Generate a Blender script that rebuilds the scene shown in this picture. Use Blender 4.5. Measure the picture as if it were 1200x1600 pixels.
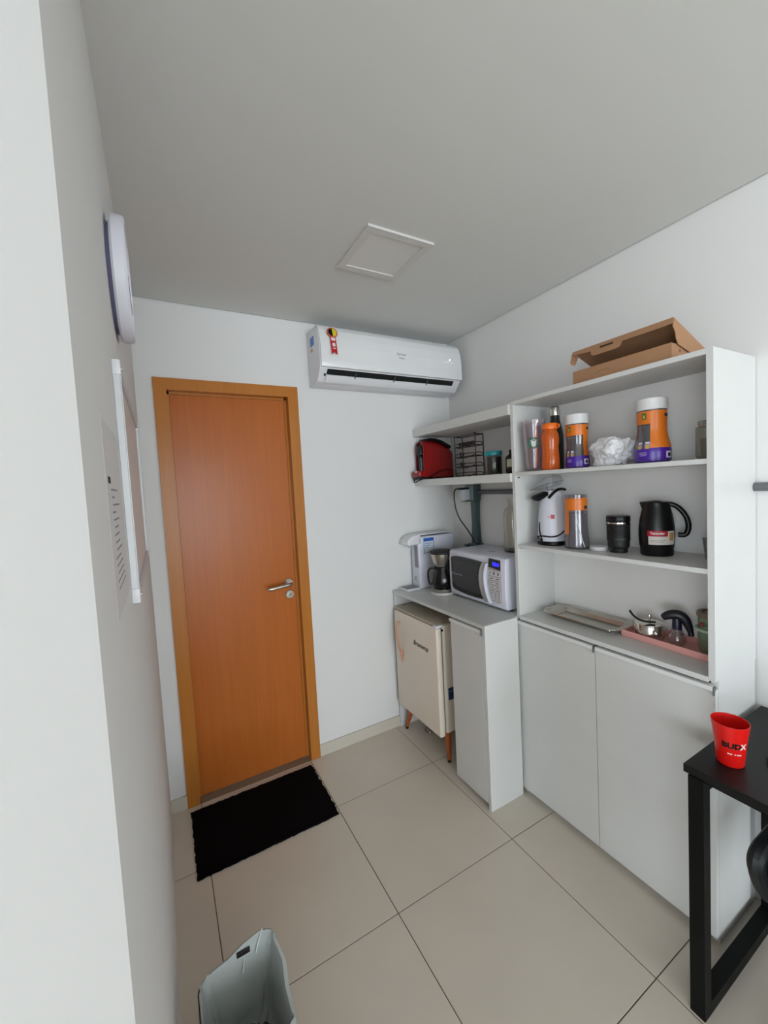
import bpy, bmesh, math, random
from mathutils import Vector, Matrix, noise
random.seed(7)
PI = math.pi
SC = bpy.context.scene
for o in list(bpy.data.objects): bpy.data.objects.remove(o)

# ------------------------------------------------------------------ camera
cd = bpy.data.cameras.new('camera'); cam = bpy.data.objects.new('camera', cd)
SC.collection.objects.link(cam); SC.camera = cam
cam.location = (0.1668, -2.2809, 1.615)
cam.rotation_mode = 'XYZ'; cam.rotation_euler = (1.5145, 0.0533, -0.5057)
cd.sensor_fit = 'VERTICAL'; cd.sensor_height = 24.0; cd.lens = 627.15 / 1600 * 24
cd.shift_x = 4.24 / 1600; cd.shift_y = -4.81 / 1600; cd.clip_start = 0.01

# ------------------------------------------------------------------ world, lights, exposure
w = bpy.data.worlds.new('world'); SC.world = w; w.use_nodes = True
bg = w.node_tree.nodes['Background']; bg.inputs[0].default_value = (0.82, 0.92, 1.0, 1); bg.inputs[1].default_value = 9.4
def area(name, loc, rot, sx, sy, power, col):
    l = bpy.data.lights.new(name, 'AREA'); l.shape = 'RECTANGLE'; l.size = sx; l.size_y = sy
    l.energy = power; l.color = col
    o = bpy.data.objects.new(name, l); SC.collection.objects.link(o); o.location = loc; o.rotation_euler = rot
    return o
area('window_daylight_behind', (-.35, -9.13, 1.22), (PI/2, 0, 0), 4.2, 2.24, 34, (0.85, 0.93, 1.0))
for o_ in (area('window_portal_behind', (-.35, -9.05, 1.21), (PI/2, 0, 0), 4.3, 2.3, 1, (1, 1, 1)),
           area('added_window_portal_left', (-6.55, -6.0, 1.21), (0, -PI/2, 0), 2.3, 5.1, 1, (1, 1, 1))): o_.data.cycles.is_portal = True  # the left window is unseen, added to light the right wall and cabinets
vs = SC.view_settings; vs.view_transform = 'Standard'; vs.look = 'None'; vs.gamma = 1; vs.use_curve_mapping = False
vs.exposure = -0.12

# ------------------------------------------------------------------ helpers
def lin(c):
    if isinstance(c, str):
        c = c.lstrip('#'); c = [int(c[i:i+2], 16) / 255 for i in (0, 2, 4)]
        c = [x / 12.92 if x <= .04045 else ((x + .055) / 1.055) ** 2.4 for x in c]
    return (c[0], c[1], c[2], 1)
MATS = {}
def mat(name, col, rough=.5, metal=0, noise_amt=0, nscale=(8, 8, 8), bump=0, bscale=200, emit=None, spec=.5, coat=0):
    if name in MATS: return MATS[name]
    m = bpy.data.materials.new(name); m.use_nodes = True; nt = m.node_tree; b = nt.nodes['Principled BSDF']
    b.inputs['Base Color'].default_value = lin(col); b.inputs['Roughness'].default_value = rough
    b.inputs['Metallic'].default_value = metal; b.inputs['Specular IOR Level'].default_value = spec
    b.inputs['Coat Weight'].default_value = coat
    tc = nt.nodes.new('ShaderNodeTexCoord')
    mp = nt.nodes.new('ShaderNodeMapping'); nt.links.new(tc.outputs['Object'], mp.inputs[0]); mp.inputs['Scale'].default_value = nscale
    n = nt.nodes.new('ShaderNodeTexNoise'); n.inputs['Scale'].default_value = 1; n.inputs['Detail'].default_value = 4
    nt.links.new(mp.outputs[0], n.inputs['Vector'])
    a = noise_amt if noise_amt else .03
    mx = nt.nodes.new('ShaderNodeMix'); mx.data_type = 'RGBA'
    c = lin(col)
    mx.inputs[6].default_value = tuple(min(1, x * (1 - a)) for x in c[:3]) + (1,)
    mx.inputs[7].default_value = tuple(min(1, x * (1 + a)) for x in c[:3]) + (1,)
    nt.links.new(n.outputs['Fac'], mx.inputs[0]); nt.links.new(mx.outputs[2], b.inputs['Base Color'])
    if bump:
        n2 = nt.nodes.new('ShaderNodeTexNoise'); n2.inputs['Scale'].default_value = bscale
        nt.links.new(tc.outputs['Object'], n2.inputs['Vector'])
        bp = nt.nodes.new('ShaderNodeBump'); bp.inputs['Strength'].default_value = bump; bp.inputs['Distance'].default_value = .002
        nt.links.new(n2.outputs['Fac'], bp.inputs['Height']); nt.links.new(bp.outputs[0], b.inputs['Normal'])
    if emit:
        b.inputs['Emission Color'].default_value = lin(emit[0]); b.inputs['Emission Strength'].default_value = emit[1]
    MATS[name] = m; return m
def clear(name, tint, gloss=.12, rough=.05, alpha=None):
    """thin clear sheet: transparent with a fresnel-weighted reflection and, optionally, some milky body"""
    if name in MATS: return MATS[name]
    m = bpy.data.materials.new(name); m.use_nodes = True; nt = m.node_tree; nt.nodes.clear()
    out = nt.nodes.new('ShaderNodeOutputMaterial'); tr = nt.nodes.new('ShaderNodeBsdfTransparent'); tr.inputs[0].default_value = lin(tint)
    gl = nt.nodes.new('ShaderNodeBsdfGlossy'); gl.inputs['Roughness'].default_value = rough
    lw = nt.nodes.new('ShaderNodeLayerWeight'); lw.inputs[0].default_value = .25
    ma = nt.nodes.new('ShaderNodeMath'); ma.operation = 'MULTIPLY_ADD'; nt.links.new(lw.outputs['Facing'], ma.inputs[0])
    ma.inputs[1].default_value = .35; ma.inputs[2].default_value = gloss * .5
    mx = nt.nodes.new('ShaderNodeMixShader'); nt.links.new(ma.outputs[0], mx.inputs[0])
    nt.links.new(tr.outputs[0], mx.inputs[1]); nt.links.new(gl.outputs[0], mx.inputs[2])
    last = mx
    if alpha:
        df = nt.nodes.new('ShaderNodeBsdfDiffuse'); df.inputs[0].default_value = lin(alpha[0])
        m2 = nt.nodes.new('ShaderNodeMixShader'); m2.inputs[0].default_value = alpha[1]
        nt.links.new(mx.outputs[0], m2.inputs[1]); nt.links.new(df.outputs[0], m2.inputs[2]); last = m2
    nt.links.new(last.outputs[0], out.inputs[0]); MATS[name] = m; return m

class MB:
    def __init__(s): s.bm = bmesh.new()
    def _add(s, fn, bev=0, seg=2, M=None):
        t = bmesh.new(); fn(t)
        if bev: bmesh.ops.bevel(t, geom=list(t.edges), offset=bev, segments=seg, affect='EDGES', profile=.5, clamp_overlap=True)
        if M is not None: bmesh.ops.transform(t, matrix=M, verts=t.verts)
        me = bpy.data.meshes.new('t'); t.to_mesh(me); t.free(); s.bm.from_mesh(me); bpy.data.meshes.remove(me); return s
    def box(s, x0, x1, y0, y1, z0, z1, bev=0, M=None, seg=2):
        def f(t):
            r = bmesh.ops.create_cube(t, size=1)
            for v in t.verts: v.co = Vector(((x0+x1)/2 + v.co.x*abs(x1-x0), (y0+y1)/2 + v.co.y*abs(y1-y0), (z0+z1)/2 + v.co.z*abs(z1-z0)))
        return s._add(f, bev, seg, M)
    def prism(s, poly, axis, a, b, bev=0, M=None, seg=2):
        """polygon extruded along an axis; poly gives the two other coordinates in xyz order"""
        def P(p, h):
            return Vector((h, p[0], p[1])) if axis == 'x' else Vector((p[0], h, p[1])) if axis == 'y' else Vector((p[0], p[1], h))
        def f(t):
            A = [t.verts.new(P(p, a)) for p in poly]; B = [t.verts.new(P(p, b)) for p in poly]; n = len(poly)
            t.faces.new(A); t.faces.new(B[::-1])
            for i in range(n): t.faces.new((A[i], B[i], B[(i+1) % n], A[(i+1) % n]))
            bmesh.ops.recalc_face_normals(t, faces=t.faces)
        return s._add(f, bev, seg, M)
    def lathe(s, prof, c=(0, 0, 0), seg=32, a0=0, a1=2*PI, M=None, sx=1, sy=1):
        """profile of (radius, height) spun about z through c; a0..a1 may be a partial arc"""
        full = abs(a1 - a0 - 2*PI) < 1e-6; ns = seg if full else seg + 1
        def f(t):
            rows = []
            for r, z in prof:
                if r < 1e-6 and full: rows.append([t.verts.new((c[0], c[1], c[2]+z))])
                else: rows.append([t.verts.new((c[0]+sx*r*math.cos(a0+(a1-a0)*i/seg), c[1]+sy*r*math.sin(a0+(a1-a0)*i/seg), c[2]+z)) for i in range(ns)])
            for A, B in zip(rows, rows[1:]):
                for i in range(seg):
                    j = (i+1) % ns
                    if len(A) == 1 and len(B) == 1: continue
                    if len(A) == 1: t.faces.new((A[0], B[i], B[j]))
                    elif len(B) == 1: t.faces.new((A[i], A[j], B[0]))
                    else: t.faces.new((A[i], A[j], B[j], B[i]))
            bmesh.ops.recalc_face_normals(t, faces=t.faces)
        return s._add(f, M=M)
    def cyl(s, p0, p1, r0, r1=None, seg=20):
        r1 = r0 if r1 is None else r1
        p0, p1 = Vector(p0), Vector(p1); d = p1 - p0; q = d.to_track_quat('Z', 'Y').to_matrix().to_4x4(); q.translation = p0
        return s.lathe([(0, 0), (r0, 0), (r1, d.length), (0, d.length)], seg=seg, M=q)
    def tube(s, pts, r, seg=8, closed=False, smooth=0):
        pts = [Vector(p) for p in pts]
        for _ in range(smooth):
            q = [] if closed else [pts[0]]
            n = len(pts)
            for i in range(n if closed else n-1):
                a, b = pts[i], pts[(i+1) % n]; q += [a*.75+b*.25, a*.25+b*.75]
            if not closed: q.append(pts[-1])
            pts = q
        n = len(pts); rad = r if callable(r) else (lambda u: r)
        def f(t):
            rows = []; up = None
            for i, p in enumerate(pts):
                a = pts[i-1] if (i > 0 or closed) else p; b = pts[(i+1) % n] if (i < n-1 or closed) else p
                d = (b-a).normalized()
                if up is None:
                    up = d.orthogonal().normalized()
                else:
                    up = (up - d*up.dot(d)); up = up.normalized() if up.length > 1e-6 else d.orthogonal().normalized()
                sd = d.cross(up); R = rad(i/(n-1))
                rows.append([t.verts.new(p + up*R*math.cos(2*PI*k/seg) + sd*R*math.sin(2*PI*k/seg)) for k in range(seg)])
            for i in range(n if closed else n-1):
                A, B = rows[i], rows[(i+1) % n]
                for k in range(seg): t.faces.new((A[k], A[(k+1) % seg], B[(k+1) % seg], B[k]))
            if not closed: t.faces.new(rows[0][::-1]); t.faces.new(rows[-1])
            bmesh.ops.recalc_face_normals(t, faces=t.faces)
        return s._add(f)
    def sphere(s, c, r, sx=1, sy=1, sz=1, sub=3):
        def f(t):
            bmesh.ops.create_icosphere(t, subdivisions=sub, radius=r)
            for v in t.verts: v.co = Vector((c[0]+v.co.x*sx, c[1]+v.co.y*sy, c[2]+v.co.z*sz))
        return s._add(f)
    def text(s, body, size, M, depth=.0006, wrap=None, align='CENTER', bold=0, shear=0):
        """lettering in the local XY plane placed by M; wrap = cylinder radius bends it round a z axis"""
        cu = bpy.data.curves.new('txt', 'FONT'); cu.body = body; cu.size = size; cu.align_x = align; cu.align_y = 'CENTER'
        cu.extrude = depth; cu.offset = bold; cu.shear = shear; cu.resolution_u = 2
        o = bpy.data.objects.new('txt', cu); SC.collection.objects.link(o)
        dg = bpy.context.evaluated_depsgraph_get(); me = bpy.data.meshes.new_from_object(o.evaluated_get(dg))
        bpy.data.objects.remove(o); bpy.data.curves.remove(cu)
        t = bmesh.new(); t.from_mesh(me); bpy.data.meshes.remove(me)
        if wrap:
            for v in t.verts:
                a = v.co.x / wrap; z = v.co.z
                v.co = Vector((math.sin(a)*(wrap+z), v.co.y, math.cos(a)*(wrap+z)-wrap))
        bmesh.ops.transform(t, matrix=M, verts=t.verts)
        me = bpy.data.meshes.new('t'); t.to_mesh(me); t.free(); s.bm.from_mesh(me); bpy.data.meshes.remove(me); return s
def frame(o, right, up):
    """matrix taking local X,Y,Z to right, up, outward normal at o"""
    r = Vector(right).normalized(); u = Vector(up).normalized(); n = r.cross(u)
    return Matrix(((r.x, u.x, n.x, o[0]), (r.y, u.y, n.y, o[1]), (r.z, u.z, n.z, o[2]), (0, 0, 0, 1)))
def link(o): SC.collection.objects.link(o); return o
def thing(name, label, cat, loc, group=None):
    o = link(bpy.data.objects.new(name, None)); o.empty_display_size = .05; o.location = loc
    o['label'] = label; o['category'] = cat
    if group: o['group'] = group
    return o
def off(p):
    v = Vector((0, 0, 0))
    while p is not None: v += p.location; p = p.parent
    return v
def obj(name, mb, m, parent=None, label=None, smooth=True, angle=35):
    me = bpy.data.meshes.new(name); bm = mb.bm
    d = off(parent)
    for v in bm.verts: v.co -= d
    bmesh.ops.remove_doubles(bm, verts=bm.verts, dist=1e-6)
    bm.to_mesh(me); bm.free()
    for x in (m if isinstance(m, list) else [m]): me.materials.append(x)
    if smooth:
        me.polygons.foreach_set('use_smooth', [True]*len(me.polygons)); me.set_sharp_from_angle(angle=math.radians(angle))
    o = link(bpy.data.objects.new(name, me)); o.parent = parent
    if label: o['label'] = label
    return o
def single(name, mb, m, label, cat, group=None, **k):
    """a thing that is one mesh, with its origin at the middle of its base"""
    vs_ = [v.co for v in mb.bm.verts]
    c = Vector(((min(v.x for v in vs_)+max(v.x for v in vs_))/2, (min(v.y for v in vs_)+max(v.y for v in vs_))/2, min(v.z for v in vs_)))
    for v in mb.bm.verts: v.co -= c
    o = obj(name, mb, m, None, label, **k); o.location = c; o['category'] = cat
    if group: o['group'] = group
    return o
def struct(name, mb, m, parent=None, **k):
    o = obj(name, mb, m, parent, **k)
    if parent is None: o['kind'] = 'structure'
    return o

# ------------------------------------------------------------------ materials
M_wall = mat('wall_paint', '#e6e4e2', .75, noise_amt=.015, nscale=(3, 3, 3), bump=.04, bscale=350)
M_ceil = mat('ceiling_paint', '#dfdfdc', .85, noise_amt=.015, nscale=(2, 2, 2))
M_tile = mat('porcelain_tile', '#d8cebf', .28, noise_amt=.07, nscale=(4, 4, 4))
M_grout = mat('grout', '#6d6255', .9)
M_skirt = mat('skirting_tile', '#cfc6b8', .3, noise_amt=.05)
M_granite = mat('granite', '#8a7a66', .35, noise_amt=.55, nscale=(220, 220, 220))
M_white = mat('white_laminate', '#d8d7d4', .38, spec=.4)
M_white2 = mat('white_plastic', '#e8e7ea', .3)
M_lilac = mat('cool_white_plastic', '#dcdce8', .3)
M_black = mat('black_plastic', '#080809', .34, spec=.35)
M_blackm = mat('matt_black', '#0d0c0d', .6)
M_steel = mat('stainless_steel', '#b9b4ab', .25, metal=1, noise_amt=.05)
M_chrome = mat('polished_chrome', '#d6d2cc', .12, metal=1)
M_alu = mat('brushed_aluminium', '#d2d2d4', .5, metal=.25)
M_glass = clear('clear_glass', '#f1f4ee', .12, .03)
M_gglass = clear('greenish_glass', '#cfe0cf', .14, .03)
M_cplastic = clear('clear_plastic', '#eceaf0', .16, .08, ('#e4e0e8', .08))

def wood(name, col):
    m = bpy.data.materials.new(name); m.use_nodes = True; nt = m.node_tree; b = nt.nodes['Principled BSDF']
    tc = nt.nodes.new('ShaderNodeTexCoord'); mp = nt.nodes.new('ShaderNodeMapping'); mp.inputs['Scale'].default_value = (60, 60, 2.2)
    nt.links.new(tc.outputs['Object'], mp.inputs[0])
    n = nt.nodes.new('ShaderNodeTexNoise'); n.inputs['Scale'].default_value = 1; n.inputs['Detail'].default_value = 6; n.inputs['Distortion'].default_value = .4
    nt.links.new(mp.outputs[0], n.inputs['Vector'])
    r = nt.nodes.new('ShaderNodeValToRGB'); c = lin(col)
    r.color_ramp.elements[0].position = .3; r.color_ramp.elements[0].color = (c[0]*.93, c[1]*.91, c[2]*.89, 1)
    r.color_ramp.elements[1].position = .72; r.color_ramp.elements[1].color = (c[0]*1.04, c[1]*1.04, c[2]*1.04, 1)
    nt.links.new(n.outputs['Fac'], r.inputs[0]); nt.links.new(r.outputs[0], b.inputs['Base Color'])
    b.inputs['Roughness'].default_value = .24; b.inputs['Specular IOR Level'].default_value = .22
    MATS[name] = m; return m
M_wood = wood('varnished_door_veneer', '#bb682c')
M_woodf = wood('varnished_frame_wood', '#bd7835')

# ------------------------------------------------------------------ setting
XL, XR, ZC = .103, 2.015, 2.584
YP = -1.79          # the near end of the left wall
YB = -9.0           # unseen wall behind the camera, set far back to even out the daylight
XO = -6.5           # unseen far left wall, room widened to even out the light
flo = struct('floor', MB().box(XO-.1, XR+.12, YB-.1, .25, -.08, -.0025), M_grout)
gx = [.8415 + .6*k for k in range(-13, 3)]; gy = [-.4186 - .6*k for k in range(-1, 16)]
tile_me = None; J = .0016
for i in range(len(gx)-1):
    for j in range(len(gy)-1):
        x0, x1, y1, y0 = gx[i]+J, gx[i+1]-J, gy[j]-J, gy[j+1]+J
        if x1 > XR: x1 = XR - .001
        if y1 > 0: y1 = 0
        if y0 < YB: y0 = YB
        if x0 < XO: x0 = XO
        if y0 > YP and x1 < XL: continue
        full = abs((x1-x0)-.6+2*J) < 1e-6 and abs((y1-y0)-.6+2*J) < 1e-6
        if full and tile_me:
            o = link(bpy.data.objects.new('tile', tile_me)); o.parent = flo; o.location = ((x0+x1)/2, (y0+y1)/2, 0)
        else:
            hx, hy = (x1-x0)/2, (y1-y0)/2
            o = obj('tile', MB().box(-hx, hx, -hy, hy, -.0025, 0, .0007, seg=1), M_tile, flo, smooth=False)
            o.location = ((x0+x1)/2, (y0+y1)/2, 0)
            if full: tile_me = o.data
# ceiling with a narrow shadow gap along the walls
struct('ceiling', MB().box(XL, XR-.009, YP, -.009, ZC, ZC+.06).box(XO, XR-.009, YB, YP, ZC, ZC+.06)
       .box(XO-.1, XR+.12, YB-.1, .2, ZC+.012, ZC+.14), M_ceil, smooth=False)
D0, D1, DZ = .178, .905, 2.208        # door frame, outer
struct('wall_back', MB().box(XL-.1, D0+.012, 0, .14, -.02, ZC+.02).box(D1-.012, XR+.12, 0, .14, -.02, ZC+.02)
       .box(D0+.012, D1-.012, 0, .14, DZ-.012, ZC+.02), M_wall, smooth=False)
struct('wall_right', MB().box(XR, XR+.12, YB-.1, 0, -.02, ZC+.02), M_wall, smooth=False)
struct('wall_left', MB().prism([(XL, .14), (XL, YP), (XL-.22, YP-.38), (XL-.22, .14)], 'z', -.02, ZC+.02), M_wall, smooth=False)  # near end given an invented splay so it catches less daylight
struct('wall_left_return', MB().box(XO, XL-.2205, YP-.38, YP-.26, -.02, ZC+.02), M_wall, smooth=False)
struct('wall_far_left', MB().box(XO-.12, XO, YB-.1, -8.55, -.02, ZC+.02).box(XO-.12, XO, -3.45, YP+.12, -.02, ZC+.02)
       .box(XO-.12, XO, -8.55, -3.45, 2.36, ZC+.02).box(XO-.12, XO, -8.55, -3.45, -.02, .06), M_wall, smooth=False)  # unseen window opening, added to bring light in from the left
struct('wall_front', MB().box(XO-.1, -2.5, YB-.12, YB, -.02, ZC+.02).box(1.8, XR+.12, YB-.12, YB, -.02, ZC+.02)
       .box(-2.5, 1.8, YB-.12, YB, 2.36, ZC+.02).box(-2.5, 1.8, YB-.12, YB, -.02, .06), M_wall, smooth=False)
struct('baseboard_back', MB().box(XL, D0, -.011, 0, 0, .07, .001).box(D1, XR, -.011, 0, 0, .07, .001), M_skirt, smooth=False)
struct('baseboard_right', MB().box(XR-.011, XR, YB, -1.70, 0, .07, .001), M_skirt, smooth=False)
struct('trim_1', MB().box(D0+.05, D1-.05, -.012, .14, -.02, .003), M_granite, smooth=False)

# door -----------------------------------------------------------------------
door = link(bpy.data.objects.new('door_1', None)); door.location = ((D0+D1)/2, .03, 0); door['kind'] = 'structure'
def jamb(): return MB()
FW = .058
prof = lambda a, s: [(a, -.014), (a+s*FW, -.014), (a+s*FW, .036), (a+s*(FW+.011), .036), (a+s*(FW+.011), .13), (a, .13)]
obj('frame_jamb', MB().prism(prof(D0, 1), 'z', 0, DZ), M_woodf, door, smooth=False)
obj('frame_jamb', MB().prism(prof(D1, -1), 'z', 0, DZ), M_woodf, door, smooth=False)
obj('frame_head', MB().prism([(-.0142, DZ), (-.0142, DZ-FW), (.036, DZ-FW), (.036, DZ-FW-.011), (.13, DZ-FW-.011), (.13, DZ)], 'x', D0+.0005, D1-.0005), M_woodf, door, smooth=False)
obj('gap_shadow', MB().box(D1-FW-.016, D1-FW-.011, .038, .046, .004, DZ-FW-.012)
    .box(D0+FW+.011, D1-FW-.011, .038, .046, DZ-FW-.017, DZ-FW-.012), mat('door_gap_shadow', '#6e3512', .7), door, smooth=False)  # dark strip painting the shadow line in the gap around the leaf
obj('leaf', MB().box(D0+FW+.0112, D1-FW-.0125, .0365, .083, .006, DZ-FW-.0125, .0015), M_wood, door, smooth=False)
hx, hz, fy = .793, 1.079, .0365
h = obj('handle', MB().cyl((hx, fy, hz), (hx, fy-.045, hz), .0095)
        .tube([(hx, fy-.035, hz), (hx, fy-.055, hz), (hx-.02, fy-.058, hz-.001), (hx-.07, fy-.058, hz-.004), (hx-.112, fy-.057, hz-.008), (hx-.128, fy-.052, hz-.009)], .0105, 12, smooth=2), M_steel, door)
obj('rosette', MB().lathe([(0, 0), (.026, 0), (.026, .005), (.023, .0075), (.017, .0075), (.015, .009), (0, .009)], M=frame((hx, fy, hz), (1, 0, 0), (0, 0, 1))), M_steel, h)
lk = obj('lock_rosette', MB().lathe([(0, 0), (.026, 0), (.026, .005), (.023, .008), (.016, .008), (.015, .006), (0, .006)], M=frame((hx+.003, fy, hz-.068), (1, 0, 0), (0, 0, 1))), M_steel, door)
obj('lock_cylinder', MB().lathe([(0, 0), (.0085, 0), (.0085, .011), (0, .011)], M=frame((hx+.003, fy, hz-.068), (1, 0, 0), (0, 0, 1))), M_chrome, lk)

# ------------------------------------------------------------------ door mat
mb = MB()
def matf(t):
    nx, ny = 64, 40; g = []
    for i in range(nx+1):
        row = []
        for j in range(ny+1):
            x = .190 + .642*i/nx; y = -.470 + .412*j/ny
            if i in (0, nx): x += random.uniform(-.004, .004)
            if j in (0, ny): y += random.uniform(-.002, .002)
            row.append(t.verts.new((x, y, .009 + random.uniform(-.0012, .0012))))
        g.append(row)
    for i in range(nx):
        for j in range(ny): t.faces.new((g[i][j], g[i+1][j], g[i+1][j+1], g[i][j+1]))
    ed = [e for e in t.edges if e.is_boundary]
    r = bmesh.ops.extrude_edge_only(t, edges=ed)
    for v in r['geom']:
        if isinstance(v, bmesh.types.BMVert): v.co.z = 0.0003
    bmesh.ops.recalc_face_normals(t, faces=t.faces)
mb._add(matf)
single('door_mat', mb, mat('black_mat_fibre', '#080506', .95, noise_amt=.3, nscale=(300, 300, 300), bump=.6, bscale=500, spec=.1), 'black rectangular fibre mat on the floor in front of the wooden door', 'mat')

# ------------------------------------------------------------------ air conditioner
ac = thing('air_conditioner', 'white split air conditioner mounted high on the wall right of the door', 'air conditioner', (1.48, 0, 2.21))
X0, X1 = .985, 1.968
body = [(-.002, 2.212), (-.085, 2.210), (-.128, 2.218), (-.184, 2.279), (-.190, 2.30), (-.192, 2.42), (-.17, 2.488), (-.13, 2.520), (-.002, 2.525)]
def smoothpoly(p): return p
obj('body', MB().prism(body, 'x', X0, X1, .004), M_white2, ac)
fp = [(-.190, 2.283), (-.204, 2.285), (-.206, 2.32), (-.203, 2.40), (-.195, 2.45), (-.181, 2.490), (-.160, 2.513), (-.130, 2.525), (-.128, 2.518), (-.165, 2.485), (-.188, 2.42)]
pan = obj('front_panel', MB().prism(fp, 'x', X0+.004, X1-.001, .001), mat('ac_panel', '#ececec', .22), ac)
# outlet recess strip lying on the sloping underside, vanes and flap
def slope(u0, u1, lift0, lift1, xa, xb, mbb, bev=0):
    a = Vector((-.184, 2.279)); b = Vector((-.128, 2.218)); d = b - a; n = Vector((-d.y, d.x)).normalized()
    if n.y > 0: n = -n
    p = [a + d*u0 + n*lift0, a + d*u1 + n*lift0, a + d*u1 + n*lift1, a + d*u0 + n*lift1]
    return mbb.prism([(q.x, q.y) for q in p], 'x', xa, xb, bev)
obj('outlet_slot', slope(.02, .60, -.004, .0015, X0+.045, X1-.055, MB()), mat('outlet_dark', '#070708', .7), ac)
fl = obj('flap', slope(.40, .98, .003, .010, X0+.043, X1-.053, MB(), .002), M_white2, ac)
for xx in (1.20, 1.46, 1.70): obj('flap_arm', slope(.12, .50, .0015, .011, xx, xx+.007, MB()), mat('flap_arm', '#4b4b4e', .5), ac)
obj('hinge_pin', slope(.35, .50, .002, .008, X0+.030, X0+.038, MB()), M_black, ac)
# marks
Mf = lambda x, y, z: frame((x, y, z), (1, 0, 0), (0, .12, 1))
obj('brand_lettering', MB().text('Springer', .021, frame((1.505, -.2055, 2.400), (1, 0, 0), (0, .1, 1))).text('Midea', .017, frame((1.505, -.2065, 2.376), (1, 0, 0), (0, .06, 1))), mat('ac_grey_print', '#bebec1', .4), pan)
st = obj('award_ribbon', MB().prism([(-.017, -.125), (0, -.108), (.017, -.125), (.017, -.02), (-.017, -.02)], 'z', 0, .0012, M=frame((1.062, -.2025, 2.468), (1, 0, 0), (0, .16, 1))), mat('ribbon_red', '#c21a26', .4), pan, 'red ribbon sticker')
R0 = frame((1.062, -.2015, 2.470), (1, 0, 0), (0, .30, 1))
def half(a0, a1, r, h0, h1, m=R0): return MB().prism([(r*math.cos(a0+(a1-a0)*i/16), r*math.sin(a0+(a1-a0)*i/16)) for i in range(17)], 'z', h0, h1, M=m)
obj('award_rim', half(0, 2*PI*16/17, .031, -.006, .002), mat('ribbon_orange', '#cf6a4a', .4), pan)
obj('award_black_half', half(PI/2, 3*PI/2, .024, 0, .0032), M_black, pan)
obj('award_yellow_half', half(-PI/2, PI/2, .024, 0, .0032), mat('award_yellow', '#e3c926', .4), pan)
obj('ribbon_print', MB().box(-.012, .012, -.045, -.028, .0012, .0020, M=frame((1.062, -.2025, 2.468), (1, 0, 0), (0, .16, 1)))
    .box(-.008, .009, -.078, -.058, .0012, .0020, M=frame((1.062, -.2025, 2.468), (1, 0, 0), (0, .16, 1)))
    .box(-.006, .008, -.092, -.086, .0012, .0020, M=frame((1.062, -.2025, 2.468), (1, 0, 0), (0, .16, 1))), mat('ribbon_white', '#efe6e2', .4), pan)
obj('display_lights', MB().box(1.868, 1.873, -.2068, -.2040, 2.398, 2.408).box(1.835, 1.838, -.2075, -.205, 2.385, 2.388).box(1.852, 1.855, -.2075, -.205, 2.385, 2.388)
    .box(1.884, 1.887, -.2075, -.205, 2.385, 2.388), mat('led', '#ffffff', .4, emit=('#ffffff', 1.0)), pan)
obj('energy_label', MB().box(X0-.0006, X0+.002, -.115, -.055, 2.425, 2.475), mat('energy_blue', '#5b86c9', .5), ac, 'blue energy label')
obj('energy_bars', MB().box(X0-.0006, X0+.002, -.088, -.058, 2.395, 2.414), mat('energy_orange', '#c99a5a', .5), ac)

# ------------------------------------------------------------------ ceiling panel light
cl = thing('ceiling_light', 'square white recessed panel lamp, switched off, in the ceiling', 'lamp', (1.063, -.787, ZC))
lx0, lx1, ly0, ly1 = .913, 1.213, -.940, -.633
fr = MB()
for a in ((lx0, lx1, ly0, ly0+.032), (lx0, lx1, ly1-.032, ly1), (lx0, lx0+.032, ly0+.032, ly1-.032), (lx1-.032, lx1, ly0+.032, ly1-.032)):
    fr.box(a[0], a[1], a[2], a[3], ZC-.009, ZC+.004)
obj('lamp_frame', fr, mat('lamp_frame', '#dad7d3', .5), cl, smooth=False)
obj('diffuser', MB().box(lx0+.031, lx1-.031, ly0+.031, ly1-.031, ZC-.004, ZC+.003), mat('lamp_diffuser', '#e2dfda', .35), cl, smooth=False)

# ------------------------------------------------------------------ wall clock seen edge-on, whiteboard, notice
ck = thing('wall_clock', 'round white wall clock seen nearly edge on, high on the left wall', 'clock', (XL, -1.08, 2.014))
Mc = frame((XL, -1.08, 2.156), (0, 1, 0), (0, 0, 1))
obj('back_case', MB().lathe([(0, 0), (.118, 0), (.130, .011), (0, .011)], M=Mc, seg=64), mat('clock_back_shadow', '#8984a2', .5), ck, 'back case in a painted lilac shadow tone')  # lilac colour paints the shadow gap between clock and wall
obj('rim', MB().lathe([(.118, .010), (.137, .009), (.142, .014), (.142, .034), (.138, .039), (.128, .039), (.126, .033)], M=Mc, seg=64), mat('clock_rim', '#e4e2ec', .4), ck)
obj('dial', MB().lathe([(.127, .033), (0, .033)], M=Mc, seg=64), mat('clock_dial', '#eeeeee', .4), ck)
obj('hand', MB().box(-.004, .004, -.02, .08, .0345, .0358, M=Mc), M_black, ck)
obj('hand', MB().box(-.003, .003, -.02, .11, .0362, .0372, M=Mc @ Matrix.Rotation(-1.9, 4, 'Z')), M_black, ck)

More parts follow.
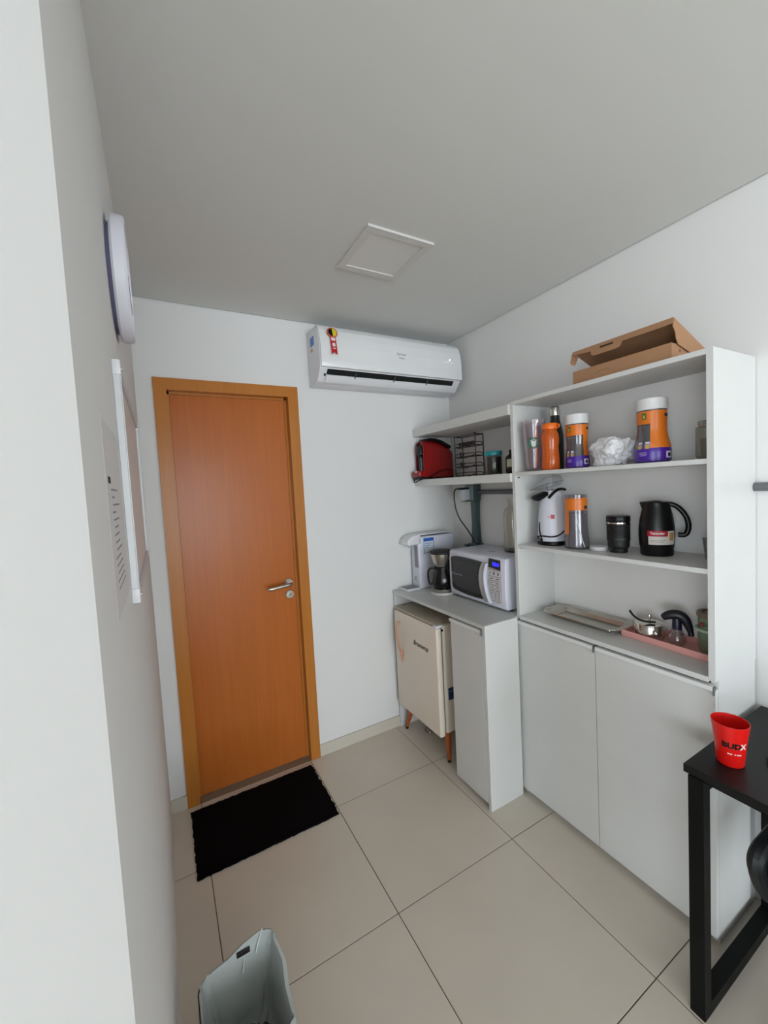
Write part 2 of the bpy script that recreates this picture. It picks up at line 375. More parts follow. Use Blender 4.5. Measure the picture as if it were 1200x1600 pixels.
wb = thing('whiteboard', 'aluminium framed whiteboard on the left wall, seen at a grazing angle', 'whiteboard', (XL, -.92, 1.40))
wy0, wy1, wz0, wz1, wx = -1.318, -.535, 1.402, 1.896, XL+.013
obj('board_panel', MB().box(XL+.001, XL+.007, wy0+.01, wy1-.01, wz0+.01, wz1-.01), mat('board_white', '#dcd9d8', .35), wb, smooth=False)
for a, b in ((wy0, wy0+.024), (wy1-.024, wy1)):
    obj('frame_stile', MB().box(XL, wx, a, b, wz0+.022, wz1-.022, .0015).box(wx-.001, wx+.0015, a+.006, b-.010, wz0+.022, wz1-.022), M_alu, wb, smooth=False)
for a, b in ((wz0, wz0+.024), (wz1-.024, wz1)):
    obj('frame_rail', MB().box(XL, wx, wy0+.022, wy1-.022, a, b, .0015), M_alu, wb, smooth=False)
for yy in (wy0, wy1):
    for zz in (wz0, wz1):
        sy = .030 if yy == wy0 else -.030; sz = .030 if zz == wz0 else -.030
        c_ = obj('corner_cap', MB().box(XL, wx+.002, min(yy-.002*(1 if sy > 0 else -1), yy+sy), max(yy-.002*(1 if sy > 0 else -1), yy+sy), min(zz, zz+sz), max(zz, zz+sz), .002), M_white2, wb)
        obj('screw', MB().cyl((wx+.0015, yy+sy*.5, zz+sz*.5), (wx+.0045, yy+sy*.5, zz+sz*.5), .004), M_chrome, c_)
nt_ = thing('wall_notice', 'white sheet with grey text lines on the left wall before the whiteboard', 'notice', (XL, -1.47, 1.45))
obj('sheet', MB().box(XL, XL+.0003, -1.60, -1.352, 1.44, 1.735), mat('notice_paper', '#dcd8d7', .7), nt_, smooth=False)
obj('logo_mark', MB().box(XL+.0003, XL+.0009, -1.575, -1.545, 1.641, 1.651), M_blackm, nt_, smooth=False)
tl = MB()
for k in range(14):
    z = 1.632 - k*.0118; a = -1.545 + .006*(k % 3) - (.01 if k > 8 else 0); b = a + [.10, .04, .11, .05, .09, .06, .08, .07, .09, .08, .10, .10, .12, .13][k]
    tl.box(XL+.0003, XL+.0005, a, b, z-.0014, z+.0014)
obj('text_lines', tl, mat('notice_ink', '#8d8a90', .7), nt_, smooth=False)

# ------------------------------------------------------------------ low counter unit
CX, CY, CZ = 1.470, -.864, .925
cu = thing('counter_unit', 'white laminate counter with a narrow cabinet and an open bay for the fridge', 'counter', (1.74, -.43, 0))
obj('counter_top', MB().prism([(CX, CY+.018), (1.690, CY+.018), (1.690, -.848), (XR-.002, -.848), (XR-.002, -.002), (CX, -.002)], 'z', CZ-.018, CZ), mat('counter_laminate', '#cfcfcb', .4), cu, smooth=False)
obj('side_panel', MB().box(CX, 1.690, CY, CY+.018, 0, CZ, .0008), M_white, cu, smooth=False)
obj('side_panel', MB().box(CX+.002, XR-.012, -.0195, -.012, 0.0, CZ-.018), M_white, cu, smooth=False)
obj('partition', MB().box(CX+.022, XR-.012, -.622, -.604, .03, CZ-.018), M_white, cu, smooth=False)
obj('bottom_panel', MB().box(CX+.03, XR-.012, -.848, -.622, .03, .048), M_white, cu, smooth=False)
dr = obj('cabinet_door', MB().box(CX, CX+.018, CY+.021, -.606, .03, .888, .0008), M_white, cu, smooth=False)
obj('door_handle', MB().prism([(CX-.010, .899), (CX-.010, .886), (CX-.0075, .886), (CX-.0075, .8965), (CX+.018, .8965), (CX+.018, .899)], 'y', CY+.022, -.606), mat('profile_white', '#e9e9e6', .3), dr, smooth=False)
obj('handle_cap', MB().box(CX-.010, CX+.006, CY+.0205, CY+.023, .872, .899), mat('cap_grey', '#6e7072', .4), dr, smooth=False)
obj('toe_kick', MB().box(CX+.04, CX+.055, CY+.018, -.606, 0, .03), M_white, cu, smooth=False)

# ------------------------------------------------------------------ mini fridge
CREAM = mat('fridge_cream', '#eaddcd', .35, noise_amt=.02)
fg = thing('mini_fridge', 'cream retro mini fridge on splayed copper legs under the counter', 'fridge', (1.70, -.265, 0))
fy0, fy1, fz0, fz1 = -.497, -.038, .178, .822
obj('body', MB().box(1.498, 1.955, fy0, fy1, fz0+.01, fz1, .012, seg=3), CREAM, fg)
fd = obj('door', MB().box(1.452, 1.490, fy0, fy1, fz0, fz1-.014, .010, seg=3), CREAM, fg)
obj('door_gasket', MB().box(1.489, 1.500, fy0+.012, fy1-.012, fz0+.02, fz1-.028), mat('gasket', '#57524b', .7), fg)
obj('top_trim', MB().box(1.462, 1.950, fy0+.002, fy1-.002, fz1-.010, fz1+.004, .004), mat('fridge_top', '#b7ac98', .4), fg)
obj('hinge_cap', MB().box(1.452, 1.500, fy0-.001, fy0+.035, fz1-.013, fz1+.002, .004), M_white2, fg)
obj('hinge_hole', MB().cyl((1.494, fy0-.001, fz1-.03), (1.494, fy0+.006, fz1-.03), .006), M_black, fg)
ROSE = mat('rose_copper', '#dba48a', .3, metal=.35)
hb = obj('handle', MB().tube([(1.454, -.105, .742), (1.440, -.105, .742), (1.428, -.108, .722), (1.425, -.110, .68), (1.427, -.114, .62), (1.436, -.118, .575), (1.444, -.120, .545), (1.449, -.120, .490)], lambda u: .0072 - .0025*max(0, u-.75)*4*.6, 10, smooth=2), ROSE, fd, 'copper handle')
obj('handle_mount', MB().box(1.438, 1.453, -.132, -.112, .535, .562, .004), ROSE, hb)
obj('badge_lettering', MB().text('Brastemp', .040, frame((1.4516, -.335, .662), (0, -1, 0), (0, 0, 1)), bold=.0008, shear=.25), mat('badge_dark', '#4a3a33', .35, metal=.4), fd)
COP = mat('copper_wood', '#a8521d', .3, coat=.3)
for (a, b, ta, tb) in ((1.497, -.060, 1.535, -.095), (1.525, -.470, 1.530, -.455), (1.925, -.06, 1.90, -.095), (1.925, -.47, 1.90, -.44)):
    lg = obj('leg', MB().cyl((a, b, .014), (ta, tb, fz0+.012), .0105, .022, 20), COP, fg)
    obj('leg_tip', MB().cyl((a-.001*(1 if ta > a else -1), b, 0), (a, b, .016), .0095, .0112, 16), M_blackm, lg)
obj('energy_sticker', MB().box(1.518, 1.60, fy0-.0012, fy0+.001, .382, .452), mat('sticker_navy', '#1d3557', .5), fg, 'dark blue energy sticker')
obj('sticker_lines', MB().box(1.522, 1.56, fy0-.0018, fy0-.001, .428, .434), mat('sticker_pale', '#6f86a6', .5), fg)
single('plastic_cup_lid', MB().lathe([(0, .002), (.026, .002), (.03, .006), (.026, .018), (.016, .03), (0, .034)], (1.60, -.165, 0), 24), clear('crumpled_clear', '#d9d0cc', .2, .1, ('#8d7f78', .45)), 'small clear plastic cup top on the floor under the fridge', 'lid')

# ------------------------------------------------------------------ tall shelf unit
TX, TY0, TY1, TZ = 1.703, -.850, -1.678, 1.994
XB = 1.972
tc_ = thing('shelf_cabinet', 'tall white shelf unit with two doors below and open shelves above', 'cabinet', (1.85, -1.27, 0))
obj('side_panel', MB().box(TX, XR-.012, TY0-.018, TY0, .92, TZ-.018, .0007).box(TX+.021, XR-.012, TY0-.018, TY0, 0.0, .921), M_white, tc_, smooth=False)
obj('side_panel', MB().box(TX, XR-.004, TY1, TY1+.020, .92, TZ, .0007).box(TX+.0195, XR-.012, TY1, TY1+.020, 0, .921), M_white, tc_, smooth=False)
obj('back_panel', MB().box(XB, XB+.006, TY1+.018, TY0-.018, .06, TZ-.018), mat('back_board_lightened', '#efedea', .5), tc_, smooth=False)  # paler than the other panels to make up for weak light in there
obj('top_shelf', MB().box(TX, XR-.012, TY1+.020, TY0, TZ-.018, TZ, .0007), M_white, tc_, smooth=False)
for z in (1.648, 1.290): obj('shelf', MB().box(TX+.002, XB, TY1+.0205, TY0-.0185, z-.017, z, .0007), M_white, tc_, smooth=False)
S2, S3, S1 = 1.648, 1.290, .932

obj('worktop', MB().box(TX-.002, XB, TY1+.0205, TY0-.0185, S1-.018, S1, .0007), M_white, tc_, smooth=False)
for z in (1.610, 1.258):
    for (a, b) in ((TY0-.018, TY0-.024), (TY1+.020, TY1+.026)):
        obj('shelf_pin', MB().cyl((TX+.022, a, z+.012), (TX+.022, b, z+.012), .0035), M_black, tc_)
YM = (TY0+TY1)/2
for (a, b) in ((TY0, YM+.0015), (YM-.0015, TY1)):
    d = obj('door', MB().box(TX-.001, TX+.018, a, b, .028, .893, .0008), M_white, tc_, smooth=False)
    obj('door_handle', MB().prism([(TX-.011, .906), (TX-.011, .892), (TX-.008, .892), (TX-.008, .903), (TX+.018, .903), (TX+.018, .906)], 'y', a-.004, b+.004), mat('profile_white', '#e9e9e6', .3), d, smooth=False)
    obj('handle_cap', MB().box(TX-.011, TX+.005, b+.0005, b+.004, .878, .906), mat('cap_grey', '#6e7072', .4), d, smooth=False)
obj('toe_kick', MB().box(TX+.034, TX+.050, TY1+.020, TY0-.018, 0, .04), M_white, tc_, smooth=False)
S2 += .0004; S3 += .0004; S1 += .0004
obj('bottom_panel', MB().box(TX+.02, XB, TY1+.020, TY0-.018, .04, .058), M_white, tc_, smooth=False)

# ------------------------------------------------------------------ the two wall shelves
ws = single('wall_shelf', MB().box(1.690, XR-.001, TY0+.001, -.001, 1.932, 1.982, .001), M_white, 'upper white floating shelf left of the tall unit, with nothing standing on it', 'shelf', 'wall shelves', smooth=False)
ws2 = single('wall_shelf', MB().box(1.690, XR-.001, TY0+.001, -.001, 1.602, 1.645, .001), M_white, 'lower white floating shelf holding the red coffee machine', 'shelf', 'wall shelves', smooth=False)
WS = 1.645

# ------------------------------------------------------------------ red coffee machine
cm = thing('capsule_coffee_machine', 'red and black capsule coffee machine on the lower wall shelf in the corner', 'coffee machine', (1.81, -.065, WS))
RED = mat('machine_red', '#8e1210', .28, coat=.3)
ya, yb = -.112, -.022
def arch(ya, yb, z0, zt, n=14, k=1.0):
    yc = (ya+yb)/2; r = (yb-ya)/2; p = [(ya, z0)]
    for i in range(n+1):
        a = PI - PI*i/n; p.append((yc + r*math.cos(a), zt - r*k + r*k*math.sin(a)))
    p.append((yb, z0)); return p
sh = MB()
def shell(t):
    rings = []
    for (x, zt, g) in ((1.695, 1.895, 0), (1.74, 1.905, .001), (1.82, 1.898, .001), (1.88, 1.876, 0), (1.925, 1.856, -.004), (1.945, 1.84, -.012)):
        rings.append([t.verts.new((x, p[0], p[1])) for p in arch(ya-g, yb+g, WS+.014, zt, k=1.15)])
    for A, B in zip(rings, rings[1:]):
        for i in range(len(A)): t.faces.new((A[i], A[(i+1) % len(A)], B[(i+1) % len(A)], B[i]))
    t.faces.new(rings[-1]); 
    # a rim round the front opening
    inner = [t.verts.new((1.695, (p[0]-(ya+yb)/2)*.88+(ya+yb)/2, p[1] if k_ in (0,) else p[1]-.006)) for k_, p in enumerate(arch(ya, yb, WS+.014, 1.895, k=1.15))]
    A = rings[0]
    for i in range(len(A)-1): t.faces.new((A[i], A[i+1], inner[i+1], inner[i]))
    bmesh.ops.recalc_face_normals(t, faces=t.faces)
sh._add(shell)
obj('shell', sh, RED, cm, 'glossy red side shell')
obj('brew_recess', MB().prism(arch(ya+.0055, yb-.0055, WS+.05, 1.888, k=1.12), 'x', 1.7045, 1.735), mat('machine_dark', '#17181b', .35), cm)
obj('brew_head', MB().box(1.684, 1.730, ya+.018, yb-.018, 1.800, 1.868, .010).cyl((1.698, -.067, 1.783), (1.698, -.067, 1.803), .012), M_black, cm)
obj('brew_column', MB().cyl((1.706, -.066, WS+.055), (1.706, -.066, 1.79), .016), mat('machine_grey', '#3c3d42', .3), cm)
obj('lever', MB().prism([(1.725, 1.896), (1.735, 1.914), (1.80, 1.914), (1.85, 1.900), (1.925, 1.866), (1.92, 1.845), (1.90, 1.850), (1.84, 1.884), (1.79, 1.898)], 'y', ya-.003, yb+.003, .004), M_black, cm)
dt = obj('drip_tray', MB().box(1.655, 1.715, ya-.001, yb+.001, WS+.018, WS+.058, .008, seg=3), RED, cm)
obj('tray_button', MB().box(1.6535, 1.657, -.083, -.063, WS+.046, WS+.058, .002), mat('pale_button', '#e7cfc6', .4), dt)
obj('foot_base', MB().box(1.662, 1.94, ya+.003, yb-.003, WS, WS+.018, .003), M_black, cm)
obj('power_cord', MB().tube([(1.93, -.118, WS+.055), (1.88, -.122, WS+.065), (1.80, -.125, WS+.045), (1.73, -.122, WS+.012), (1.695, -.115, WS+.006), (1.665, -.085, WS-.006), (1.660, -.050, WS-.020), (1.668, -.028, WS-.018), (1.672, -.022, WS-.004), (1.69, -.018, WS+.004)], .0033, 8, smooth=2), M_black, cm)

# ------------------------------------------------------------------ wire rack
wr = thing('wire_rack', 'black wire capsule rack with four tiers beside the red coffee machine', 'rack', (1.80, -.426, WS))
WIRE = mat('black_wire', '#151012', .45)
rx0, rx1, ry0, ry1 = 1.772, 1.832, -.520, -.338
for (x, y) in ((rx0, ry0), (rx0, ry1), (rx1, ry0), (rx1, ry1)): obj('upright', MB().cyl((x, y, WS), (x, y, 1.888), .0031, seg=8), WIRE, wr)
obj('top_ring', MB().tube([(rx0, ry0, 1.888), (rx1, ry0, 1.888), (rx1, ry1, 1.888), (rx0, ry1, 1.888)], .0031, 8, closed=True), WIRE, wr)
obj('clip', MB().cyl((rx0, ry0+.012, 1.891), (rx0, ry0-.004, 1.891), .0045, seg=8), WIRE, wr)
for z in (1.6525, 1.706, 1.765, 1.825):
    t_ = obj('tier', MB().tube([(rx0, ry0, z), (rx1, ry0, z), (rx1, ry1, z), (rx0, ry1, z)], .0026, 8, closed=True)
        .tube([(rx0, ry1, z+.016), (rx0-.004, (ry0+ry1)/2, z+.018), (rx0, ry0, z+.016), (rx0+.03, ry0-.012, z+.018), (rx1, ry0, z+.004)], .0026, 8, smooth=2)
        .tube([(rx0, ry1-.015, z+.004), (rx0-.008, ry1-.03, z-.008), (rx0-.01, ry0+.06, z-.010), (rx0, ry0, z+.010)], .0024, 8, smooth=2), WIRE, wr)
POD = mat('dark_capsule', '#120c0d', .4)
def pod(x, y, z, a):
    return single('coffee_capsule', MB().lathe([(0, 0), (.011, .0), (.0145, .018), (.018, .021), (.018, .0225), (0, .024)], M=Matrix.Translation((x, y, z)) @ Matrix.Rotation(a, 4, 'Y'), seg=16), POD, PODLAB.pop(0), 'capsule', 'capsules in the wire rack')
PODLAB = ['dark coffee capsule on the top tier of the wire rack, nearest the red machine', 'dark coffee capsule on the top tier of the wire rack, second from the red machine',
          'dark coffee capsule on the top tier of the wire rack, third from the red machine', 'dark coffee capsule on the top tier of the wire rack, farthest from the red machine',
          'dark coffee capsule alone on the second tier of the wire rack', 'dark coffee capsule alone on the third tier of the wire rack']
for k in range(4): pod(1.804, -.358-.037*k, 1.8280, .12)
pod(1.804, -.362, 1.7680, .1); pod(1.804, -.362, 1.7090, .1)

# ------------------------------------------------------------------ jars on the wall shelf
def jar(name, label, c, r, h, glass, lidmat, lidh, fill=None, fillm=None, cat='jar', neck=.9):
    t = thing(name, label, cat, c)
    obj('glass', MB().lathe([(0, .001), (r*.93, .001), (r, .008), (r, h-.022), (r*neck, h-.010), (r*neck, h-lidh)], c, 32), glass, t)
    if fill: obj('contents', MB().lathe([(0, .004), (r*.9, .004), (r*.95, .01), (r*.95, fill), (0, fill+.002)], c, 28), fillm, t)
    obj('lid', MB().lathe([(0, h-lidh-.002), (r*1.02, h-lidh-.002), (r*1.03, h-lidh+.002), (r*1.03, h-.004), (r*.98, h), (0, h)], c, 32), lidmat, t)
    return t
jar('storage_jar', 'round jar of dark coffee powder with a teal lid on the wall shelf', (1.782, -.645, WS), .047, .128, M_glass, mat('teal_lid', '#1f8a93', .4), .022, .098, mat('coffee_powder', '#1d1413', .8))
t = thing('dark_bottle', 'small dark glass bottle half hidden behind the tall unit on the wall shelf', 'bottle', (1.80, -.770, WS))
obj('glass', MB().lathe([(0, 0), (.036, 0), (.038, .006), (.038, .085), (.03, .096), (.018, .102), (.016, .108)], (1.80, -.770, WS), 28), mat('dark_glass', '#14110e', .15), t)
obj('cap', MB().lathe([(.019, .1), (.02, .102), (.02, .122), (.018, .125), (0, .125)], (1.80, -.770, WS), 24), M_black, t)
obj('label_band', MB().lathe([(.0385, .035), (.0385, .075)], (1.80, -.770, WS), 10, a0=PI*.92, a1=PI*1.25), mat('pale_label', '#b9b69a', .6), t)

# ------------------------------------------------------------------ surface conduit, plug and cord
GG = mat('conduit_grey_green', '#4d5f60', .45)
cn = thing('power_conduit', 'grey green surface conduit with outlet box on the wall above the microwave', 'conduit', (XR, -.245, 1.19))
obj('outlet_box', MB().box(1.945, XR-.001, -.292, -.212, 1.488, 1.592, .006), GG, cn)
obj('outlet_rim', MB().box(1.940, 1.947, -.290, -.214, 1.492, 1.588, .003), mat('conduit_pale', '#8e9c9c', .4), cn)
obj('box_flap', MB().box(1.90, 1.945, -.262, -.222, 1.484, 1.488), GG, cn)
obj('vertical_duct', MB().prism([(-.278, 1.49), (-.226, 1.49), (-.232, 1.35), (-.224, 1.20), (-.280, 1.20), (-.272, 1.35)], 'x', 1.975, XR-.001, .003), GG, cn)
obj('lower_box', MB().box(1.950, XR-.001, -.300, -.215, 1.12, 1.205, .005), GG, cn)
obj('box_lip', MB().box(1.925, 1.951, -.232, -.208, 1.182, 1.20, .002), GG, cn)
obj('box_lip', MB().box(1.925, 1.951, -.312, -.292, 1.185, 1.203, .002), GG, cn)
pipe = mat('conduit_grey', '#767270', .45)
obj('pipe', MB().cyl((XR-.017, -.291, 1.543), (XR-.017, TY0+.001, 1.543), .0150, seg=16), mat('conduit_grey_pipe', '#66696a', .45), cn)
single('conduit_pipe', MB().cyl((XR-.016, TY1-.001, 1.543), (XR-.016, -2.9, 1.543), .0150, seg=16), mat('conduit_grey_pipe', '#66696a', .45), 'thin grey green pipe along the wall right of the tall unit', 'pipe')
pg = thing('power_plug', 'black cord and pale plug hanging from the outlet box down to the microwave', 'plug', (1.92, -.24, 1.19))
obj('plug', MB().box(1.880, 1.9395, -.268, -.226, 1.497, 1.566, .006), mat('plug_white', '#cfd2d8', .35), pg)
obj('plug_grip', MB().box(1.862, 1.9395, -.262, -.235, 1.566, 1.578, .004), M_black, pg)
obj('cord', MB().tube([(1.868, -.248, 1.572), (1.845, -.235, 1.572), (1.84, -.225, 1.54), (1.845, -.225, 1.46), (1.865, -.235, 1.38), (1.90, -.27, 1.31), (1.925, -.30, 1.24), (1.93, -.310, 1.2115), (1.955, -.325, 1.2115)], .0045, 8, smooth=2), M_black, pg)

# ------------------------------------------------------------------ microwave
mw = thing('microwave', 'white microwave oven with dark window and blue clock on the counter', 'microwave', (1.84, -.58, CZ))
mx0, mx1, my0, my1, mz0, mz1 = 1.708, 1.985, -.790, -.338, CZ+.008, 1.208
obj('body', MB().box(mx0, mx1, my0, my1, mz0, mz1, .008), M_lilac, mw)
for (x, y) in ((1.74, -.775), (1.73, -.365), (1.95, -.775), (1.95, -.365)): obj('foot', MB().cyl((x, y, CZ), (x, y, mz0+.002), .012), M_black, mw)
W_ = my1 - my0; H_ = mz1 - mz0
U = lambda u: my1 - u*W_
V = lambda v: mz0 + v*H_
fc = obj('front_frame', MB().prism([(mx0+.002, V(.0)), (mx0-.012, V(.03)), (mx0-.017, V(.2)), (mx0-.019, V(.5)), (mx0-.017, V(.8)), (mx0-.012, V(.97)), (mx0+.002, V(1))], 'y', U(.0), U(1), .003), M_lilac, mw)
def yz(poly, x0, x1, bev=0): return MB().prism([(U(u), V(v)) for u, v in poly], 'x', x0, x1, bev)
def cr(a, b, c, n=8): return [((1-t)**2*a[0]+2*t*(1-t)*b[0]+t*t*c[0], (1-t)**2*a[1]+2*t*(1-t)*b[1]+t*t*c[1]) for t in [i/n for i in range(n+1)]]
win = cr((.05, .80), (.05, .87), (.10, .875), 4) + cr((.14, .885), (.42, .90), (.655, .86), 6) + cr((.655, .86), (.53, .50), (.665, .12), 12) + cr((.62, .11), (.35, .09), (.13, .14), 6) + cr((.13, .14), (.065, .15), (.06, .22), 4)
wn = obj('window', yz(win, mx0-.0225, mx0-.012), mat('microwave_glass', '#161518', .12), mw, smooth=False)
inn = [(.10+.86*(p[0]-.05), .11+.78*(p[1]-.0)) for p in win]
obj('window_mesh', yz([(.355+(u-.355)*.82, .5+(v-.5)*.78) for u, v in win], mx0-.0230, mx0-.0224), mat('microwave_mesh', '#2e2d2f', .35), wn, smooth=False)
obj('door_lettering', MB().text('Electrolux', .019, frame((mx0-.0233, U(.185), V(.50)), (0, -1, 0), (0, 0, 1)), .0003)
    .prism([(.006*math.cos(i*PI/6)-.048, .006*math.sin(i*PI/6)) for i in range(12)], 'z', 0, .0003, M=frame((mx0-.0233, U(.185), V(.505)), (0, -1, 0), (0, 0, 1))), mat('door_print', '#8a8a8e', .4), wn, smooth=False)
hn = cr((.665, .875), (.52, .50), (.68, .10), 14); hm = cr((.735, .87), (.62, .50), (.765, .09), 14)
obj('door_handle', yz(hn + hm[::-1], mx0-.034, mx0-.012, .003), mat('handle_silver', '#b4b3b5', .3, metal=.5), mw)
hl = cr((.735, .87), (.62, .50), (.765, .09), 14); hr = cr((.752, .87), (.64, .50), (.785, .09), 14)
obj('handle_edge', yz(hl + hr[::-1], mx0-.038, mx0-.012, .0015), M_lilac, mw)
pnl = obj('control_panel', yz([(.755, .965), (.945, .955), (.945, .14), (.90, .115), (.795, .13), (.755, .30), (.735, .5), (.75, .8)], mx0-.0215, mx0-.014), mat('panel_taupe', '#b3a7a3', .4), mw, smooth=False)
obj('display', yz([(.765, .97), (.945, .955), (.942, .77), (.752, .80)], mx0-.024, mx0-.014, .001), mat('display_black', '#04040e', .15), pnl, smooth=False)
obj('display_digits', MB().text('00:0', .026, frame((mx0-.0243, U(.875), V(.868)), (0, -1, 0), (0, 0, 1)), .0004, bold=.0012), mat('display_blue', '#1a1aff', .4, emit=('#1c1cff', 4.0)), pnl, smooth=False)
KEY = mat('key_grey', '#dcdadd', .45)
for (va, vb, us) in ((.64, .74, ((.757, .805), (.812, .872), (.879, .935))), (.555, .615, ((.755, .842), (.85, .935))), (.475, .53, ((.753, .842), (.85, .935))), (.395, .45, ((.755, .842), (.85, .935))), (.335, .375, ((.762, .845), (.855, .935))),
                     (.275, .32, ((.768, .82), (.828, .88), (.888, .938))), (.225, .265, ((.775, .82), (.828, .88), (.888, .938))), (.18, .217, ((.782, .82), (.828, .88), (.888, .938))), (.135, .172, ((.80, .86), (.87, .93)))):
    for (ua, ub) in us:
        k_ = obj('button', yz([(ua, va), (ub, va), (ub, vb), (ua, vb)], mx0-.0235, mx0-.020), KEY, pnl, smooth=False)
        obj('button_mark', yz([(ua+.015, va+.02), (ub-.015, va+.02), (ub-.015, vb-.017), (ua+.015, vb-.017)] if vb-va > .05 else [(ua+.012, va+.012), (ub-.012, va+.012), (ub-.012, vb-.012), (ua+.012, vb-.012)], mx0-.0238, mx0-.0234), mat('key_print', '#77777f', .5), k_, smooth=False)
obj('top_mark', MB().box(1.80, 1.83, -.60, -.55, mz1-.0002, mz1+.0003), mat('faint_print', '#b9b8bd', .5), mw, smooth=False)

# tall glass bottle on top of the microwave
gb = thing('glass_bottle', 'tall clear glass bottle standing on the microwave', 'bottle', (1.89, -.668, mz1))
obj('glass', MB().lathe([(0, .002), (.046, .002), (.050, .010), (.050, .215), (.044, .235), (.028, .252), (.025, .262), (.025, .285), (.028, .288), (.028, .296)], (1.89, -.668, mz1), 32), clear('bottle_glass', '#f1f0e8', .14, .03, ('#cfcabc', .10)), gb)
obj('glass_foot', MB().lathe([(.0, .001), (.047, .001), (.0505, .006), (.0505, .012), (.047, .014)], (1.89, -.668, mz1), 32), clear('bottle_foot', '#6f7068', .2, .05), gb)

# ------------------------------------------------------------------ drip coffee maker
kf = (1.690, -.260, CZ)
dc = thing('drip_coffee_maker', 'black and steel drip coffee maker between the purifier and the microwave', 'coffee maker', kf)
obj('base', MB().lathe([(0, 0), (.074, 0), (.076, .004), (.074, .012), (0, .012)], kf, 40), mat('base_white', '#d8d6d4', .4), dc, 'pale round base')
obj('hot_plate', MB().lathe([(0, .012), (.068, .012), (.070, .016), (.070, .032), (.064, .036), (0, .036)], kf, 40), M_steel, dc)
ca = obj('carafe', MB().lathe([(0, .037), (.052, .037), (.064, .052), (.066, .075), (.060, .11), (.046, .145), (.044, .158)], kf, 40), mat('carafe_dark_glass', '#0c0b0c', .08), dc)
obj('carafe_collar', MB().lathe([(.045, .150), (.049, .152), (.049, .166), (.043, .170), (0, .170)], kf, 36), M_black, ca)
def pol(c, r, a, z): return (c[0]+r*math.cos(a), c[1]+r*math.sin(a), c[2]+z)
A_ = math.radians(150)
obj('carafe_handle', MB().tube([pol(kf, .047, A_, .160), pol(kf, .075, A_, .158), pol(kf, .088, A_, .135), pol(kf, .088, A_, .085), pol(kf, .078, A_, .055), pol(kf, .064, A_, .060)], .0065, 10, smooth=2), M_black, ca)
obj('filter_holder', MB().lathe([(0, .170), (.046, .170), (.050, .176), (.066, .240), (.067, .250), (0, .250)], kf, 40), M_steel, dc)
obj('column', MB().box(1.69, 1.79, -.318, -.262, CZ+.012, CZ+.25, .012), M_black, dc)
obj('lid', MB().lathe([(0, .250), (.068, .250), (.073, .256), (.073, .263), (.060, .270), (0, .273)], kf, 40), M_blackm, dc)

# ------------------------------------------------------------------ water purifier
wp = thing('water_purifier', 'white countertop water purifier with drip tray in the counter corner', 'water purifier', (1.76, -.06, CZ))
pa, pb = -.111, -.016
obj('body', MB().box(1.623, 1.915, pa, pb, CZ, CZ+.345, .010, seg=3), M_lilac, wp)
obj('head', MB().prism([(1.536, CZ+.306), (1.546, CZ+.298), (1.640, CZ+.300), (1.640, CZ+.356), (1.905, CZ+.356), (1.905, CZ+.362), (1.640, CZ+.364), (1.575, CZ+.354), (1.545, CZ+.332)], 'y', pa, pb, .006), M_white2, wp)
obj('spout', MB().cyl((1.585, -.062, CZ+.276), (1.585, -.062, CZ+.302), .010), mat('spout_grey', '#b9b9c0', .4), wp)
obj('glass_column', MB().box(1.6205, 1.626, -.098, -.058, CZ+.140, CZ+.286, .003), mat('recess_grey', '#8f8c96', .35), wp, 'grey recessed window')
obj('drip_tray', MB().box(1.520, 1.624, pa+.002, pb, CZ, CZ+.014, .003), M_white2, wp)
obj('tray_grille', MB().box(1.526, 1.622, pa+.008, pb-.006, CZ+.0138, CZ+.0152), mat('grille_grey', '#8d8b90', .5), wp, smooth=False)
obj('emblem', MB().lathe([(.0035, 0), (.0085, 0), (.0085, .0006), (.0035, .0006)], M=frame((1.6228, -.062, CZ+.072), (0, -1, 0), (0, 0, 1)), seg=16).text('Electrolux', .011, frame((1.6224, -.062, CZ+.056), (0, -1, 0), (0, 0, 1)), .0003), mat('purifier_print', '#8a8994', .4), wp)
lb = obj('label', MB().box(1.664, 1.742, pa-.0010, pa+.001, CZ+.238, CZ+.330), mat('label_paper', '#d6dbe6', .5), wp, 'white label with a blue header', smooth=False)
obj('label_header', MB().box(1.662, 1.744, pa-.0018, pa, CZ+.312, CZ+.334), mat('label_blue', '#2a63b4', .5), lb, smooth=False)
LB = MB().box(1.662, 1.666, pa-.0016, pa, CZ+.236, CZ+.313).box(1.740, 1.744, pa-.0016, pa, CZ+.236, CZ+.313).box(1.662, 1.744, pa-.0016, pa, CZ+.234, CZ+.238)
for k in range(3): LB.box(1.675, 1.725-.01*k, pa-.0016, pa, CZ+.296-.013*k, CZ+.300-.013*k)
obj('label_print', LB, mat('label_ink', '#5f83bb', .5), lb, smooth=False)

# ------------------------------------------------------------------ upper shelf of the tall unit
def facing(c):
    """angle from a point towards the camera's standing place"""
    return math.atan2(-2.28-c[1], .17-c[0])
c = (1.766, -.934, S2); fa = facing(c)
tb = thing('clear_tumbler', 'clear tapered tumbler with a round green logo at the left end of the upper shelf', 'tumbler', c)
obj('cup_wall', MB().lathe([(0, .002), (.036, .002), (.0375, .006), (.0545, .236), (.0565, .243), (.053, .243), (.051, .236), (.035, .012), (0, .012)], c, 40), clear('tumbler_plastic', '#f8f3f6', .2, .06, ('#e6dfe4', .06)), tb)
obj('inner_cup', MB().lathe([(0, .018), (.031, .018), (.046, .225)], c, 32), clear('tumbler_inner', '#f0eaf0', .3, .1, ('#d0cad0', .14)), tb)
Ml = frame((c[0]+.0485*math.cos(fa), c[1]+.0485*math.sin(fa), c[2]+.133), (-math.sin(fa), math.cos(fa), 0), (.08*math.cos(fa), .08*math.sin(fa), 1))
